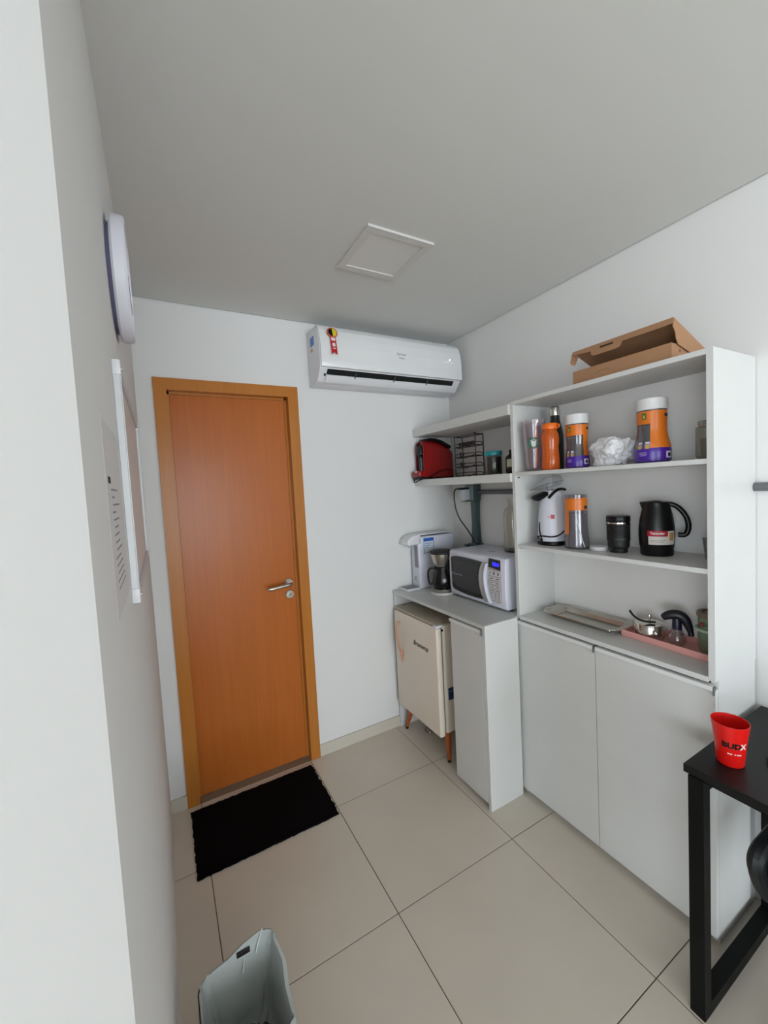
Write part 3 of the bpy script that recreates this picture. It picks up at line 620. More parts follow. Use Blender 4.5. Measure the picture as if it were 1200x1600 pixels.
lg = obj('logo_disc', MB().lathe([(0, -.004), (.0275, -.006), (.0275, -.003), (0, 0)], M=Ml, seg=32), mat('logo_green', '#0f5a3c', .45), tb)
LW = MB(); LW.prism([(.0180*math.cos(a*PI/12), .0180*math.sin(a*PI/12)) for a in range(24)], 'z', -.001, .0008, M=Ml)
lf_ = obj('logo_field', LW, mat('logo_white', '#d9dcdc', .45), lg)
def leafp(s_): return [(s_*x, y) for x, y in ((.010, .010), (.015, .009), (.0175, .002), (.016, -.008), (.011, -.015), (.0075, -.014), (.011, -.006), (.0115, .002))]
obj('logo_mark', MB().prism(leafp(1), 'z', .0006, .0014, M=Ml).prism(leafp(-1), 'z', .0006, .0014, M=Ml).prism([(-.011, .012), (-.006, .016), (0, .0135), (.006, .016), (.011, .012), (.007, .0105), (0, .0095), (-.007, .0105)], 'z', .0006, .0014, M=Ml), mat('logo_green', '#0f5a3c', .45), lg)

c = (1.747, -1.041, S2)
ob = thing('orange_water_bottle', 'translucent orange water bottle with a screw cap beside the clear tumbler', 'bottle', c)
ORT = clear('orange_translucent', '#ffb686', .14, .1, ('#f0782c', .46))
obj('bottle_wall', MB().lathe([(0, .001), (.034, .001), (.038, .008), (.0385, .045), (.036, .075), (.0345, .1), (.0375, .125), (.0385, .145), (.036, .163), (.029, .178), (.027, .186), (.0, .187)], c, 36), ORT, ob)
obj('cap', MB().lathe([(.027, .183), (.0325, .184), (.0335, .188), (.0335, .206), (.031, .210), (0, .211)], c, 36), mat('orange_cap', '#f0701a', .35), ob, 'opaque bright orange cap')
fa = facing(c)
obj('strap_loop', MB().tube([pol(c, .033, fa+1.1, .202), pol(c, .043, fa+1.1, .204), pol(c, .044, fa+1.1, .190), pol(c, .034, fa+1.1, .188)], .003, 8, smooth=1), mat('orange_cap', '#f0701a', .35), ob)

c = (1.880, -.968, S2)
sb = thing('steel_flask', 'dark green steel flask with a silver cap behind the orange bottle', 'flask', c)
obj('flask_body', MB().lathe([(0, 0), (.034, 0), (.036, .004), (.036, .165), (.033, .19), (.025, .225), (.021, .248), (.021, .262), (0, .262)], c, 36), mat('flask_green', '#23261c', .35, noise_amt=.1), sb)
obj('flask_cap', MB().lathe([(.021, .262), (.0245, .264), (.0255, .285), (.0245, .300), (.018, .308), (0, .310)], c, 36), M_chrome, sb)

PUR = mat('tub_purple', '#4a2396', .28); ORA = mat('tub_orange', '#e0761c', .32, noise_amt=.05); TUBC = clear('tub_plastic', '#d9d5da', .22, .06, ('#8a8488', .25))
FILLA = mat('tub_contents_dark', '#40383a', .5, noise_amt=.4, nscale=(60, 60, 15)); FILLB = mat('tub_contents_silver', '#8b8b93', .25, metal=.4, noise_amt=.35, nscale=(50, 50, 12))
def tub(label, c, prof, turn, lid=True, fill=FILLA, hang=(-.2, 1.4), purple=True, icons=True, s=1.0, extra=None):
    """prof: outer (r, z); hang: arc (from the camera-facing angle) over which the orange label hangs down"""
    t = thing('supplement_tub', label, 'tub', c, 'waisted supplement tubs'); fa = facing(c) + turn
    def R(z):
        for (r0, z0), (r1, z1) in zip(prof, prof[1:]):
            if z0 <= z <= z1: return r0 + (r1-r0)*(z-z0)/max(1e-9, z1-z0)
        return prof[-1][0]
    h = prof[-1][1]
    def band(z0, z1, o, a0=0, a1=2*PI, n=40, k=14): return MB().lathe([(R(z0+(z1-z0)*i/k)+o, z0+(z1-z0)*i/k) for i in range(k+1)], c, n, a0, a1)
    obj('tub_wall', MB().lathe([(0, .001)] + prof, c, 40), TUBC, t)
    obj('contents', MB().lathe([(0, .004)] + [(R(z)-.004, z) for z in [h*.04+.0*i + h*.62*i/10 for i in range(11)]] + [(0, h*.68)], c, 32), fill, t)
    zc0 = h*.72
    obj('label_collar', band(zc0, h*.955, .0006), ORA, t)
    obj('label_side', band(h*.27, zc0+.001, .0006, fa+hang[0], fa+hang[1], 24), ORA, t)
    if purple: obj('base_band', band(h*.015, h*.27, .0005), PUR, t)
    def patch(nm, a, z0, z1, wa, m, o=.0012): obj(nm, MB().lathe([(R(z0+(z1-z0)*i/4)+o, z0+(z1-z0)*i/4) for i in range(5)], c, 8, fa+a-wa, fa+a+wa), m, t)
    if icons:
        patch('brand_patch', hang[1]-.45 if hang[1] > 0 and hang[0] > -1.0 else 1.0, h*.84, h*.895, .38, mat('tub_navy', '#231a3a', .4))
        patch('flame_emblem', -.55, h*.80, h*.92, .16, mat('tub_green', '#3d6b3d', .5))
        patch('flame_core', -.55, h*.82, h*.88, .07, mat('tub_gold', '#c9a23a', .5), .0016)
        for a in (-.75, -.30):
            patch('drop_icon', a, h*.27, h*.37, .16, mat('tub_lilac', '#8a78b0', .5)); patch('drop_core', a, h*.26, h*.335, .10, mat('tub_gold', '#c9a23a', .5), .0018); patch('drop_cap', a, h*.355, h*.385, .12, mat('tub_cap', '#dcd6e2', .5), .0018)
        for zz, ww in ((.185, .20), (.16, .24), (.135, .18)): patch('fine_print', -.55, h*zz, h*(zz+.012), ww, mat('tub_print', '#a695d0', .5))
        patch('small_label', .95, h*.08, h*.20, .24, mat('tub_white', '#d8d4de', .5)); patch('label_symbol', .95, h*.105, h*.17, .12, mat('tub_navy', '#231a3a', .4), .0016)
    if lid: obj('lid', MB().lathe([(0, h-.002), (R(h)+.001, h-.004), (R(h)+.003, h), (R(h)+.003, h+.036), (R(h)-.001, h+.039), (0, h+.039)], c, 40), mat('lid_white', '#e2e0e0', .45), t)
    return t
tub('orange and purple tub with white lid, the left one, beside the orange bottle', (1.795, -1.142, S2),
    [(.040, .001), (.0475, .006), (.0485, .030), (.046, .055), (.042, .085), (.041, .105), (.0435, .140), (.0445, .160), (.0445, .196)], -.15, hang=(.75, 1.9))
tub('orange and purple tub with white lid, the larger right one beside the white bag', (1.795, -1.450, S2),
    [(.050, .001), (.059, .008), (.060, .040), (.057, .065), (.050, .095), (.047, .120), (.0475, .160), (.0478, .198)], .05, hang=(-.15, 1.7))

# crumpled plastic bag
bc = Vector((1.805, -1.292, S2))
mb = MB(); mb.sphere((0, 0, 0), 1, sub=5)
for v in mb.bm.verts:
    n = v.co.normalized()
    d = 1.02 + .34*noise.noise(n*1.5+Vector((3, 1, 2))) + .26*abs(noise.noise(n*2.4+Vector((7, 2, 5)))) - .26*abs(noise.noise(n*3.6+Vector((1, 8, 3)))) + .10*abs(noise.noise(n*7.0)) + .02*noise.noise(n*16)
    p = n*d
    v.co = Vector((p.x*.060, p.y*.076, p.z*.062)) + bc + Vector((0, 0, .058))
    if v.co.z < S2+.001: v.co.z = S2+.001
BAG = mat('white_bag_film', '#e4e2e4', .35, noise_amt=.05)
BAGN = BAG.node_tree; bb = BAGN.nodes['Principled BSDF']; bb.inputs['Transmission Weight'].default_value = 0; bb.inputs['Subsurface Weight'].default_value = .3; bb.inputs['Subsurface Radius'].default_value = (.05, .05, .05)
single('plastic_bag', mb, BAG, 'crumpled white plastic bag between the two tubs', 'bag', angle=75)

c = (1.800, -1.626, S2)
gj = thing('glass_jar', 'square clear glass jar with a glass lid at the right end of the upper shelf', 'jar', c)
obj('glass', MB().box(c[0]-.030, c[0]+.030, c[1]-.030, c[1]+.030, S2+.001, S2+.112, .010, seg=3), clear('jar_glass_sq', '#d9dad0', .16, .04, ('#a8a597', .16)), gj)
obj('inner_dish', MB().lathe([(0, .01), (.022, .01), (.024, .07), (0, .07)], c, 20), clear('jar_inner', '#c4bfb2', .2, .1, ('#8a8477', .3)), gj)
obj('lid', MB().lathe([(0, .114), (.028, .114), (.030, .118), (.030, .126), (.027, .130), (0, .132)], c, 32), clear('jar_lid', '#cdd2cb', .25, .05, ('#b3b6ae', .3)), gj)
obj('lid_ring', MB().lathe([(.022, .110), (.027, .110), (.027, .1145), (.022, .1145)], c, 32), M_steel, gj)

# ------------------------------------------------------------------ middle shelf
# popcorn maker: tapered white shell on a black base, black chute, clear hood
c = Vector((1.828, -.975, S3)); fa = facing(c)
pm = thing('popcorn_maker', 'white hot air popcorn maker with a black spout and clear hood', 'popcorn maker', c)
obj('base', MB().lathe([(0, 0), (.065, 0), (.069, .004), (.069, .018), (.065, .022), (0, .022)], c, 40, sx=.97), M_black, pm)
sh = MB(); sh.lathe([(0, .020), (.066, .020), (.067, .03), (.065, .08), (.0605, .14), (.0535, .20), (.048, .245), (.035, .262), (0, .266)], c, 40)
obj('shell', sh, M_lilac, pm, 'white tapered shell')
# chute pointing to the left in the picture
ld = Vector((-math.sin(fa), math.cos(fa), 0)) * -1      # towards the picture's left
if (ld.x*.87 - ld.y*.48) > 0: ld = -ld
fw = Vector((math.cos(fa), math.sin(fa), 0))
def L(a, b, z): q = c + ld*a + fw*b; return (q.x, q.y, S3+z)
def chute(t):
    rows = []
    for (a, zb, zt, wd) in ((-.012, .218, .268, .044), (.025, .218, .264, .050), (.058, .210, .250, .048), (.082, .214, .240, .038), (.093, .226, .232, .026)):
        n = 10; rows.append([t.verts.new(L(a, wd*math.cos(2*PI*k/n), (zb+zt)/2+(zt-zb)/2*math.sin(2*PI*k/n))) for k in range(n)])
    for A, B in zip(rows, rows[1:]):
        for k in range(10): t.faces.new((A[k], A[(k+1) % 10], B[(k+1) % 10], B[k]))
    t.faces.new(rows[0]); t.faces.new(rows[-1]); bmesh.ops.recalc_face_normals(t, faces=t.faces)
obj('spout', MB()._add(chute), M_black, pm)
obj('collar', MB().tube([L(.012, .052, .226), L(-.006, .049, .247), L(-.026, .037, .264), L(-.046, .018, .268), L(-.062, .0, .262)], .007, 8, smooth=2), M_black, pm)
hood = MB()
def hoodf(t):
    rows = []
    for (a, zb, zt, wd) in ((.098, .262, .266, .020), (.07, .264, .298, .036), (.035, .270, .322, .043), (-.01, .277, .338, .044), (-.04, .285, .334, .036), (-.055, .30, .31, .018)):
        n = 12; rows.append([t.verts.new(L(a, wd*math.cos(2*PI*k/n), (zb+zt)/2+(zt-zb)/2*math.sin(2*PI*k/n))) for k in range(n)])
    for A, B in zip(rows, rows[1:]):
        for k in range(12): t.faces.new((A[k], A[(k+1) % 12], B[(k+1) % 12], B[k]))
    t.faces.new(rows[0]); t.faces.new(rows[-1]); bmesh.ops.recalc_face_normals(t, faces=t.faces)
hd = obj('hood', hood._add(hoodf), clear('smoky_hood', '#f7f7f8', .22, .06, ('#d5d4d8', .05)), pm, 'clear plastic hood')
obj('hood_edge', MB().tube([L(.098, .0, .264), L(.07, .036, .275), L(.035, .043, .290), L(-.01, .044, .300), L(-.05, .02, .306)], .0022, 6, smooth=1).tube([L(.02, .043, .29), L(.012, .03, .250)], .0022, 6), mat('hood_edge', '#6f6d70', .4), hd)
obj('emblem', MB().box(-.004, .012, -.010, .010, .0, .0006, M=frame(L(.0, .0612, .138), tuple(-ld), (0, 0, 1))).box(-.020, -.004, -.002, .001, .0, .0006, M=frame(L(.0, .0612, .138), tuple(-ld), (0, 0, 1))), mat('emblem_red', '#c34a52', .4), pm)
obj('small_print', MB().box(-.016, .016, -.0022, .0022, 0, .0004, M=frame(L(.012, .0668, .044), tuple(-ld), (0, 0, 1))), mat('pop_ink', '#3a3a40', .5), pm)
obj('cord', MB().tube([L(.055, .030, .110), L(.058, .036, .075), L(.049, .046, .035), L(.044, .054, .022), L(.058, .046, .028), L(.068, .025, .036), L(.060, .036, .044), L(.035, .062, .046), L(.0, .070, .042), L(-.03, .064, .050), L(-.052, .045, .068)], .0035, 8, smooth=2), M_black, pm)

tub('open orange tub without lid and with a silvery window beside the popcorn maker', (1.800, -1.125, S3),
    [(.046, .001), (.051, .006), (.051, .030), (.049, .060), (.0465, .100), (.0455, .140), (.046, .180), (.046, .222), (.044, .226), (.044, .240)], -.2, lid=False, fill=FILLB, hang=(-2.2, -.48), purple=False, icons=False)
tb3 = bpy.data.objects['supplement_tub.002']
c = Vector((1.800, -1.125, S3)); fa = facing(c)
obj('brand_patch', MB().lathe([(.0472, .178), (.0472, .192)], c, 8, fa+.75, fa+1.2), mat('tub_navy', '#231a3a', .4), tb3)
obj('screw_neck', MB().lathe([(.0445, .222), (.0465, .224), (.0465, .228), (.0445, .230), (.0445, .234), (.0462, .236), (.0462, .240)], c, 36), M_cplastic, tb3)
obj('side_seam', MB().tube([pol(c, .0475, fa-.05, .165), pol(c, .0475, fa+.10, .12), pol(c, .050, fa+.35, .06), pol(c, .052, fa+.65, .01)], .0014, 6, smooth=1), mat('seam_white', '#e8e6ee', .2), tb3)

single('jar_lid', MB().lathe([(0, 0), (.034, 0), (.036, .003), (.036, .014), (.033, .017), (.028, .0155), (0, .0155)], (1.812, -1.222, S3), 36), mat('lid_white', '#e2e0e0', .45), 'loose white plastic lid lying flat beside the open tub', 'lid')
single('jar_lid', MB().lathe([(0, 0), (.034, 0), (.036, .003), (.036, .010), (.033, .012), (0, .012)], (1.850, -1.205, S3), 36), mat('lid_milky', '#d2d0cf', .45), 'thin pale lid lying behind the loose white lid', 'lid')

c = (1.820, -1.302, S3)
lm = thing('lens_mug', 'black travel mug shaped like a camera lens with a silver ring', 'mug', c)
obj('barrel', MB().lathe([(0, 0), (.031, 0), (.033, .003), (.033, .016), (.0385, .022), (.040, .030), (.0405, .048), (.0425, .050), (.0425, .064), (.0415, .066)] +
    [q for k in range(7) for q in ((.0415, .066+.006*k), (.0428, .0675+.006*k), (.0428, .0705+.006*k), (.0415, .072+.006*k))] + [(.0425, .110), (.0435, .113), (.0435, .120), (0, .120)], c, 48), mat('rubber_black', '#121213', .5), lm)
obj('silver_ring', MB().lathe([(.0425, .120), (.0445, .121), (.0445, .126), (.0425, .127)], c, 48), M_chrome, lm)
obj('lid', MB().lathe([(.043, .127), (.044, .129), (.044, .146), (.042, .152), (0, .152)], c, 48), M_black, lm)

c = (1.860, -1.428, S3); fa = facing(c)

tp = thing('thermal_jug', 'black thermal jug with curved handle and a red and white label', 'jug', c)
obj('jug_body', MB().lathe([(0, 0), (.053, 0), (.055, .004), (.055, .030), (.057, .034), (.0585, .05), (.060, .08), (.059, .11), (.055, .145), (.049, .175), (.045, .190), (.044, .205), (.040, .208), (0, .206)], c, 48), M_black, tp)
rt = Vector((-math.sin(fa), math.cos(fa), 0))
if rt.y > 0: rt = -rt                       # towards the picture's right
def G(a, z, b=0): return (c[0]+rt.x*a+math.cos(fa)*b, c[1]+rt.y*a+math.sin(fa)*b, S3+z)
obj('jug_spout', MB().prism([(-.030, .170), (-.046, .178), (-.053, .200), (-.055, .208), (-.03, .210), (.0, .213), (.02, .210), (.035, .19), (.0, .17)], 'z', -.016, .016, .004, M=frame((c[0], c[1], S3), tuple(rt), (0, 0, 1))), M_black, tp)
obj('handle', MB().tube([G(.030, .200), G(.055, .196), (G(.075, .180)), G(.094, .150), G(.101, .12), G(.099, .095), G(.090, .078), G(.068, .080)], .0095, 12, smooth=2), M_black, tp)
Mj = frame((c[0]+.0605*math.cos(fa+.12), c[1]+.0605*math.sin(fa+.12), S3), (-math.sin(fa+.12), math.cos(fa+.12), 0), (0, 0, 1))
lbj = obj('label', MB().lathe([(.0590, .046), (.0605, .066), (.0610, .085), (.0605, .098)], c, 20, fa-.45, fa+1.15), mat('jug_label', '#d3cbc4', .5), tp, 'white and red paper label')
obj('label_red', MB().lathe([(.0610, .078), (.0614, .085), (.0612, .100)], c, 16, fa-.50, fa+.62), mat('jug_label_red', '#a5182c', .45), lbj)
obj('label_picture', MB().lathe([(.0608, .062), (.0613, .080), (.0611, .092)], c, 8, fa+.72, fa+1.05), mat('jug_label_tan', '#b58a55', .5), lbj)
obj('label_print', MB().lathe([(.0605, .062), (.0606, .064)], c, 12, fa-.35, fa+.5).lathe([(.0602, .056), (.0603, .058)], c, 12, fa-.35, fa+.4), mat('jug_ink', '#9a918c', .5), lbj)
Mt = frame((c[0]+.0618*math.cos(fa+.05), c[1]+.0618*math.sin(fa+.05), S3+.090), (-math.sin(fa+.05), math.cos(fa+.05), 0), (0, 0, 1))
obj('label_lettering', MB().text('Termolar', .0125, Mt, .0003, wrap=.0618, bold=.0003), mat('jug_letter', '#f0e4e2', .5), lbj)

single('clear_plastic_cup', MB().lathe([(0, .002), (.026, .002), (.034, .075), (.0345, .078), (.033, .078), (.025, .006), (0, .006)], (1.870, -1.612, S3), 28), clear('cup_plastic', '#e4e5e2', .14, .08, ('#bdbcb4', .22)), 'translucent plastic cup at the right end of the middle shelf', 'cup')

# ------------------------------------------------------------------ worktop
def rrect(hx, hy, r, n=6):
    p = []
    for (sx, sy, a0) in ((1, 1, 0), (-1, 1, PI/2), (-1, -1, PI), (1, -1, 3*PI/2)):
        for i in range(n+1):
            a = a0 + PI/2*i/n; p.append((sx*(hx-r)+r*math.cos(a), sy*(hy-r)+r*math.sin(a)))
    return p
def loft(rings, cap0=True, cap1=True):
    """rings of equal length closed loops of 3D points"""
    def f(t):
        R = [[t.verts.new(p) for p in r] for r in rings]; n = len(R[0])
        for A, B in zip(R, R[1:]):
            for k in range(n): t.faces.new((A[k], A[(k+1) % n], B[(k+1) % n], B[k]))
        if cap0: t.faces.new(R[0][::-1])
        if cap1: t.faces.new(R[-1])
        bmesh.ops.recalc_face_normals(t, faces=t.faces)
    return MB()._add(f)
def trayM(cx, cy, rz): return Matrix.Translation((cx, cy, S1)) @ Matrix.Rotation(rz, 4, 'Z')
Tm = trayM(1.872, -1.112, .0)
def ring(hx, hy, r, z, M=Tm, n=6): return [tuple(M @ Vector((p[0], p[1], z))) for p in rrect(hx, hy, r, n)]
st_ = thing('steel_tray', 'long stainless steel serving tray at the left of the worktop', 'tray', (1.872, -1.112, S1))
obj('tray_dish', loft([ring(.058, .146, .012, .0), ring(.063, .158, .02, .016), ring(.083, .188, .05, .024), ring(.086, .191, .05, .0235), ring(.086, .191, .05, .0255), ring(.064, .157, .018, .0185), ring(.055, .143, .010, .0025)], True, True), M_steel, st_, angle=18)
obj('rim_bead', MB().tube(ring(.086, .191, .05, .0245), .0022, 6, closed=True), M_chrome, st_)
for (sx, sy) in ((1, 1), (-1, 1), (1, -1), (-1, -1)):
    q = Tm @ Vector((sx*.056, sy*.144, .010)); obj('corner_bead', MB().sphere(q, .006, sub=2), M_chrome, st_)

PINK = mat('pink_plastic', '#eaa9a1', .5)
Tp = trayM(1.893, -1.474, -.045)
pt = single('pink_tray', loft([ring(.066, .176, .006, .0005, Tp), ring(.068, .178, .006, .026, Tp), ring(.065, .175, .005, .026, Tp), ring(.063, .173, .005, .004, Tp)]), PINK, 'shallow pink plastic tray holding the sugar bowl on the worktop', 'tray')
TP = S1 + .0042
c = (1.893, -1.380, TP); fa = facing(c)
sg = thing('sugar_bowl', 'shiny steel sugar bowl with knobbed lid in the pink tray', 'sugar bowl', c)
obj('bowl', MB().lathe([(0, 0), (.047, 0), (.053, .006), (.0545, .048), (.052, .056), (0, .056)], c, 48), M_chrome, sg)
obj('lid', MB().lathe([(.0535, .055), (.055, .057), (.0535, .061), (.03, .068), (.0, .071)], c, 48), M_chrome, sg)
obj('knob', MB().lathe([(.004, .068), (.004, .076), (.007, .082), (.0075, .092), (.006, .095), (0, .095)], c, 20), M_chrome, sg)
obj('handle', MB().box(.0, .010, -.008, .014, -.006, .004, .002, M=frame(pol(c, .0565, fa+.35, .026), (-math.sin(fa+.35), math.cos(fa+.35), 0), (0, 0, 1))), M_steel, sg)
lf = Vector((math.sin(fa), -math.cos(fa), 0))
if lf.y < 0: lf = -lf
def Q(a, b, z): return (c[0]+lf.x*a+math.cos(fa)*b, c[1]+lf.y*a+math.sin(fa)*b, TP+z)
sp = thing('sugar_spoon', 'black handled spoon sticking out of the steel sugar bowl', 'spoon', Q(.02, .03, .055))
obj('spoon_handle', MB().tube([Q(-.020, .030, .0735), Q(.015, .040, .074), Q(.045, .042, .084), Q(.062, .042, .104), Q(.068, .042, .116)], .0042, 8, smooth=2), M_black, sp)

c = (1.878, -1.487, TP); fa = facing(c)
sw = thing('sweetener_bottle', 'small clear drop shaped bottle with a dark blue spout in the pink tray', 'bottle', c)
obj('bottle_wall', MB().lathe([(0, .002), (.012, .002), (.024, .010), (.030, .022), (.029, .034), (.023, .050), (.018, .064), (.016, .070)], c, 32), clear('sweet_glass', '#e7dedd', .2, .04, ('#b3a09f', .1)), sw)
obj('liquid_line', MB().lathe([(.0, .047), (.0238, .047), (.0228, .049), (0, .049)], c, 28), clear('liquid', '#d9cfd0', .2, .05, ('#b9aeb0', .4)), sw)
NAVY = mat('navy_cap', '#12102a', .35)
lf = Vector((math.sin(fa), -math.cos(fa), 0))
if lf.y < 0: lf = -lf
def Q2(a, b, z): return (c[0]+lf.x*a+math.cos(fa)*b, c[1]+lf.y*a+math.sin(fa)*b, TP+z)
obj('cap', MB().lathe([(0, .066), (.016, .066), (.0165, .072), (.015, .105), (.012, .118), (0, .122)], c, 24), NAVY, sw)
obj('hood', MB().tube([Q2(.046, 0, .106), Q2(.028, 0, .119), Q2(.0, 0, .126), Q2(-.022, 0, .116), Q2(-.034, 0, .090), Q2(-.042, -.0, .062), Q2(-.044, 0, .048)], lambda u: .010 + .009*math.sin(PI*min(1, u*1.25)), 12, smooth=2), mat('dark_cap', '#15131c', .4), sw)

gd = thing('glass_canister', 'green tinted glass canister with a wooden ring lid at the right end of the worktop', 'canister', (1.900, -1.592, TP))
c = (1.900, -1.592, TP)
obj('glass', MB().lathe([(0, .001), (.034, .001), (.040, .012), (.043, .06), (.042, .138)], c, 36), clear('green_canister', '#cfe2cc', .16, .05, ('#9fbd9c', .22)), gd)
obj('rim_flange', MB().lathe([(.040, .084), (.052, .088), (.053, .094), (.051, .097), (.042, .096)], c, 36), mat('pale_green', '#b7c6ad', .4), gd, 'pale green flange')
obj('lid', MB().lathe([(0, .139), (.045, .139), (.047, .143), (.047, .152), (.044, .156), (.030, .156), (.028, .152), (0, .152)], c, 36), mat('bamboo', '#7d6a58', .5, noise_amt=.2, nscale=(20, 200, 20)), gd, 'wooden ring lid')
obj('red_seal', MB().sphere(pol(c, .041, facing(c)-.75, .115), .008, sub=2), mat('red_seal', '#8f2420', .5), gd)
c = (1.853, -1.620, TP)
sp_ = thing('cream_pot', 'small white pot at the pink tray end beside the canister', 'pot', c)
obj('pot', MB().lathe([(0, .0), (.018, .0), (.020, .003), (.020, .042), (0, .042)], c, 24), mat('pot_white', '#d9d9d2', .4), sp_)
obj('pot_cap', MB().lathe([(0, .042), (.0165, .042), (.017, .055), (.015, .058), (0, .058)], c, 24), mat('pot_green', '#55705e', .4), sp_)

# ------------------------------------------------------------------ cardboard box on top of the tall unit
CARD = mat('cardboard', '#a97e5c', .8, noise_amt=.06, nscale=(30, 30, 30)); CARDI = mat('cardboard_inside', '#7b5a40', .85, noise_amt=.06)
bx = thing('cardboard_box', 'open brown cardboard mailing box on top of the tall unit', 'box', (1.84, -1.36, TZ))
bx0, bx1, by0, by1, bh, th = 1.725, 1.955, -1.552, -1.180, .056, .0025
obj('front_wall', MB().box(bx0, bx0+th*1.6, by0, by1, TZ+.0005, TZ+bh), CARD, bx, smooth=False)
obj('back_wall', MB().box(bx1-th, bx1, by0, by1, TZ+.0005, TZ+bh), CARD, bx, smooth=False)
obj('bottom', MB().box(bx0+.001, bx1-.001, by0+.001, by1-.001, TZ+.0005, TZ+.003), CARD, bx, smooth=False)
obj('end_wall', MB().box(bx0+.0045, bx1-th, by0, by0+th*1.5, TZ+.0005, TZ+bh-.001), CARD, bx, smooth=False)
obj('end_wall', MB().box(bx0+.0045, bx1-th, by1-th*1.5, by1, TZ+.0005, TZ+bh-.001), CARD, bx, smooth=False)
obj('end_mark', MB().cyl((bx0+.055, by0-.0004, TZ+.034), (bx0+.055, by0+.001, TZ+.034), .006, seg=12), mat('box_mark', '#7d4f35', .8), bx)
obj('thumb_cut', MB().tube([(bx0-.0003, -1.285, TZ+.022), (bx0-.0003, -1.29, TZ+.030), (bx0-.0003, -1.325, TZ+.033), (bx0-.0003, -1.335, TZ+.030)], .0008, 6, smooth=1), mat('box_mark', '#7d4f35', .8), bx)
hz_ = TZ + bh; la = math.atan2(.082, .225)         # lid hinged on the back edge and tilted up
Ml = Matrix.Translation((bx1, 0, hz_)) @ Matrix.Rotation(la, 4, 'Y')       # local -x runs to the front
lid = obj('lid', MB().box(-.238, 0, by0-.004, by1+.004, 0, th, M=Ml), CARD, bx, smooth=False)
fl_ = [(by0-.004, 0), (by1+.004, 0), (by1+.004, -.012), (by1-.03, -.017), (-1.262, -.022), (-1.268, -.040), (-1.278, -.046), (-1.372, -.046), (-1.382, -.040), (-1.386, -.022), (by0+.03, -.022), (by0-.004, -.020)]
obj('lid_front_flap', MB().prism(fl_, 'x', -.238, -.2355, M=Ml), CARD, lid, smooth=False)
obj('flap_slot', MB().box(-.2386, -.235, -1.352, -1.300, -.021, -.013, M=Ml), mat('slot_dark', '#2a1a10', .9), lid, smooth=False)
obj('lid_side_flap', MB().prism([(-.236, -.001), (-.236, -.030), (-.215, -.042), (-.203, -.060), (-.185, -.072), (-.10, -.062), (-.02, -.050), (0, -.045), (0, -.001)], 'y', by0-.0065, by0-.004, M=Ml), CARD, lid, smooth=False)
obj('lid_side_flap', MB().prism([(-.236, -.001), (-.236, -.045), (-.222, -.048), (-.205, -.040), (-.198, -.006), (-.198, -.001)], 'y', by1+.004, by1+.0065, M=Ml), CARD, lid, smooth=False)

# ------------------------------------------------------------------ black table, cup, item, chair
BLK = mat('black_table_top', '#101010', .45, noise_amt=.1, spec=.3); BLKF = mat('black_steel', '#050605', .55, spec=.2)
ta = thing('black_table', 'black table on steel loop legs at the right edge, against the wall', 'table', (1.73, -2.3, 0))
tx0, tx1, ty0, ty1, tz = 1.452, XR-.015, -2.95, -1.696, .758
obj('table_top', MB().box(tx0, tx1, ty0, ty1, tz-.024, tz, .0015), BLK, ta, smooth=False)
obj('leg_frame', MB().box(tx0-.004, tx0+.034, ty1-.052, ty1-.014, 0, tz-.024).box(tx1-.045, tx1-.007, ty1-.052, ty1-.014, 0, tz-.024)
    .box(tx0+.034, tx1-.045, ty1-.052, ty1-.014, 0, .038).box(tx0+.034, tx1-.045, ty1-.052, ty1-.014, tz-.062, tz-.024), BLKF, ta, smooth=False)
obj('leg_frame', MB().box(tx0-.004, tx0+.034, ty0+.014, ty0+.052, 0, tz-.024).box(tx1-.045, tx1-.007, ty0+.014, ty0+.052, 0, tz-.024)
    .box(tx0+.034, tx1-.045, ty0+.014, ty0+.052, 0, .038), BLKF, ta, smooth=False)
obj('side_rail', MB().box(tx0+.004, tx0+.034, ty0+.052, ty1-.052, tz-.030, tz-.024), BLKF, ta, smooth=False)

c = (1.568, -1.765, tz); fa = facing(c)
cp = thing('red_cup', 'red plastic cup with black and white lettering on the black table', 'cup', c)
CR = mat('cup_red', '#dd1712', .33)
obj('cup_wall', MB().lathe([(0, .001), (.031, .001), (.0325, .004), (.0365, .06), (.0445, .122), (.0448, .124), (.0432, .124), (.0345, .058), (.030, .006), (0, .006)], c, 48), CR, cp)
def cuptext(body, size, z, r, a, m, nm, **k):
    M_ = frame((c[0]+r*math.cos(fa+a), c[1]+r*math.sin(fa+a), c[2]+z), (-math.sin(fa+a), math.cos(fa+a), 0), (.11*math.cos(fa+a), .11*math.sin(fa+a), 1))
    obj(nm, MB().text(body, size, M_, .0004, wrap=r, **k), m, cp)
cuptext('BUD', .0225, .067, .0376, .08, mat('cup_ink_black', '#1b0505', .4), 'cup_lettering_black', bold=.0012)
cuptext('X', .0225, .067, .0376, .86, mat('cup_ink_white', '#f2dcd6', .4), 'cup_lettering_white', bold=.0008)
for a_, b_ in ((-.18, .12), (.26, .36), (.42, .74)):     # a line too small to read
    obj('cup_small_print', MB().lathe([(.0356, .0415), (.0358, .0445)], c, 6, fa+a_, fa+b_), mat('cup_ink_white', '#f2dcd6', .4), cp)
single('desk_item', MB().sphere((1.664, -1.838, tz+.010), .03, 1.1, .75, .33, 3), M_blackm, 'black rounded item just showing at the right edge of the table', 'accessory')  # unidentified dark item, only its rounded edge is known

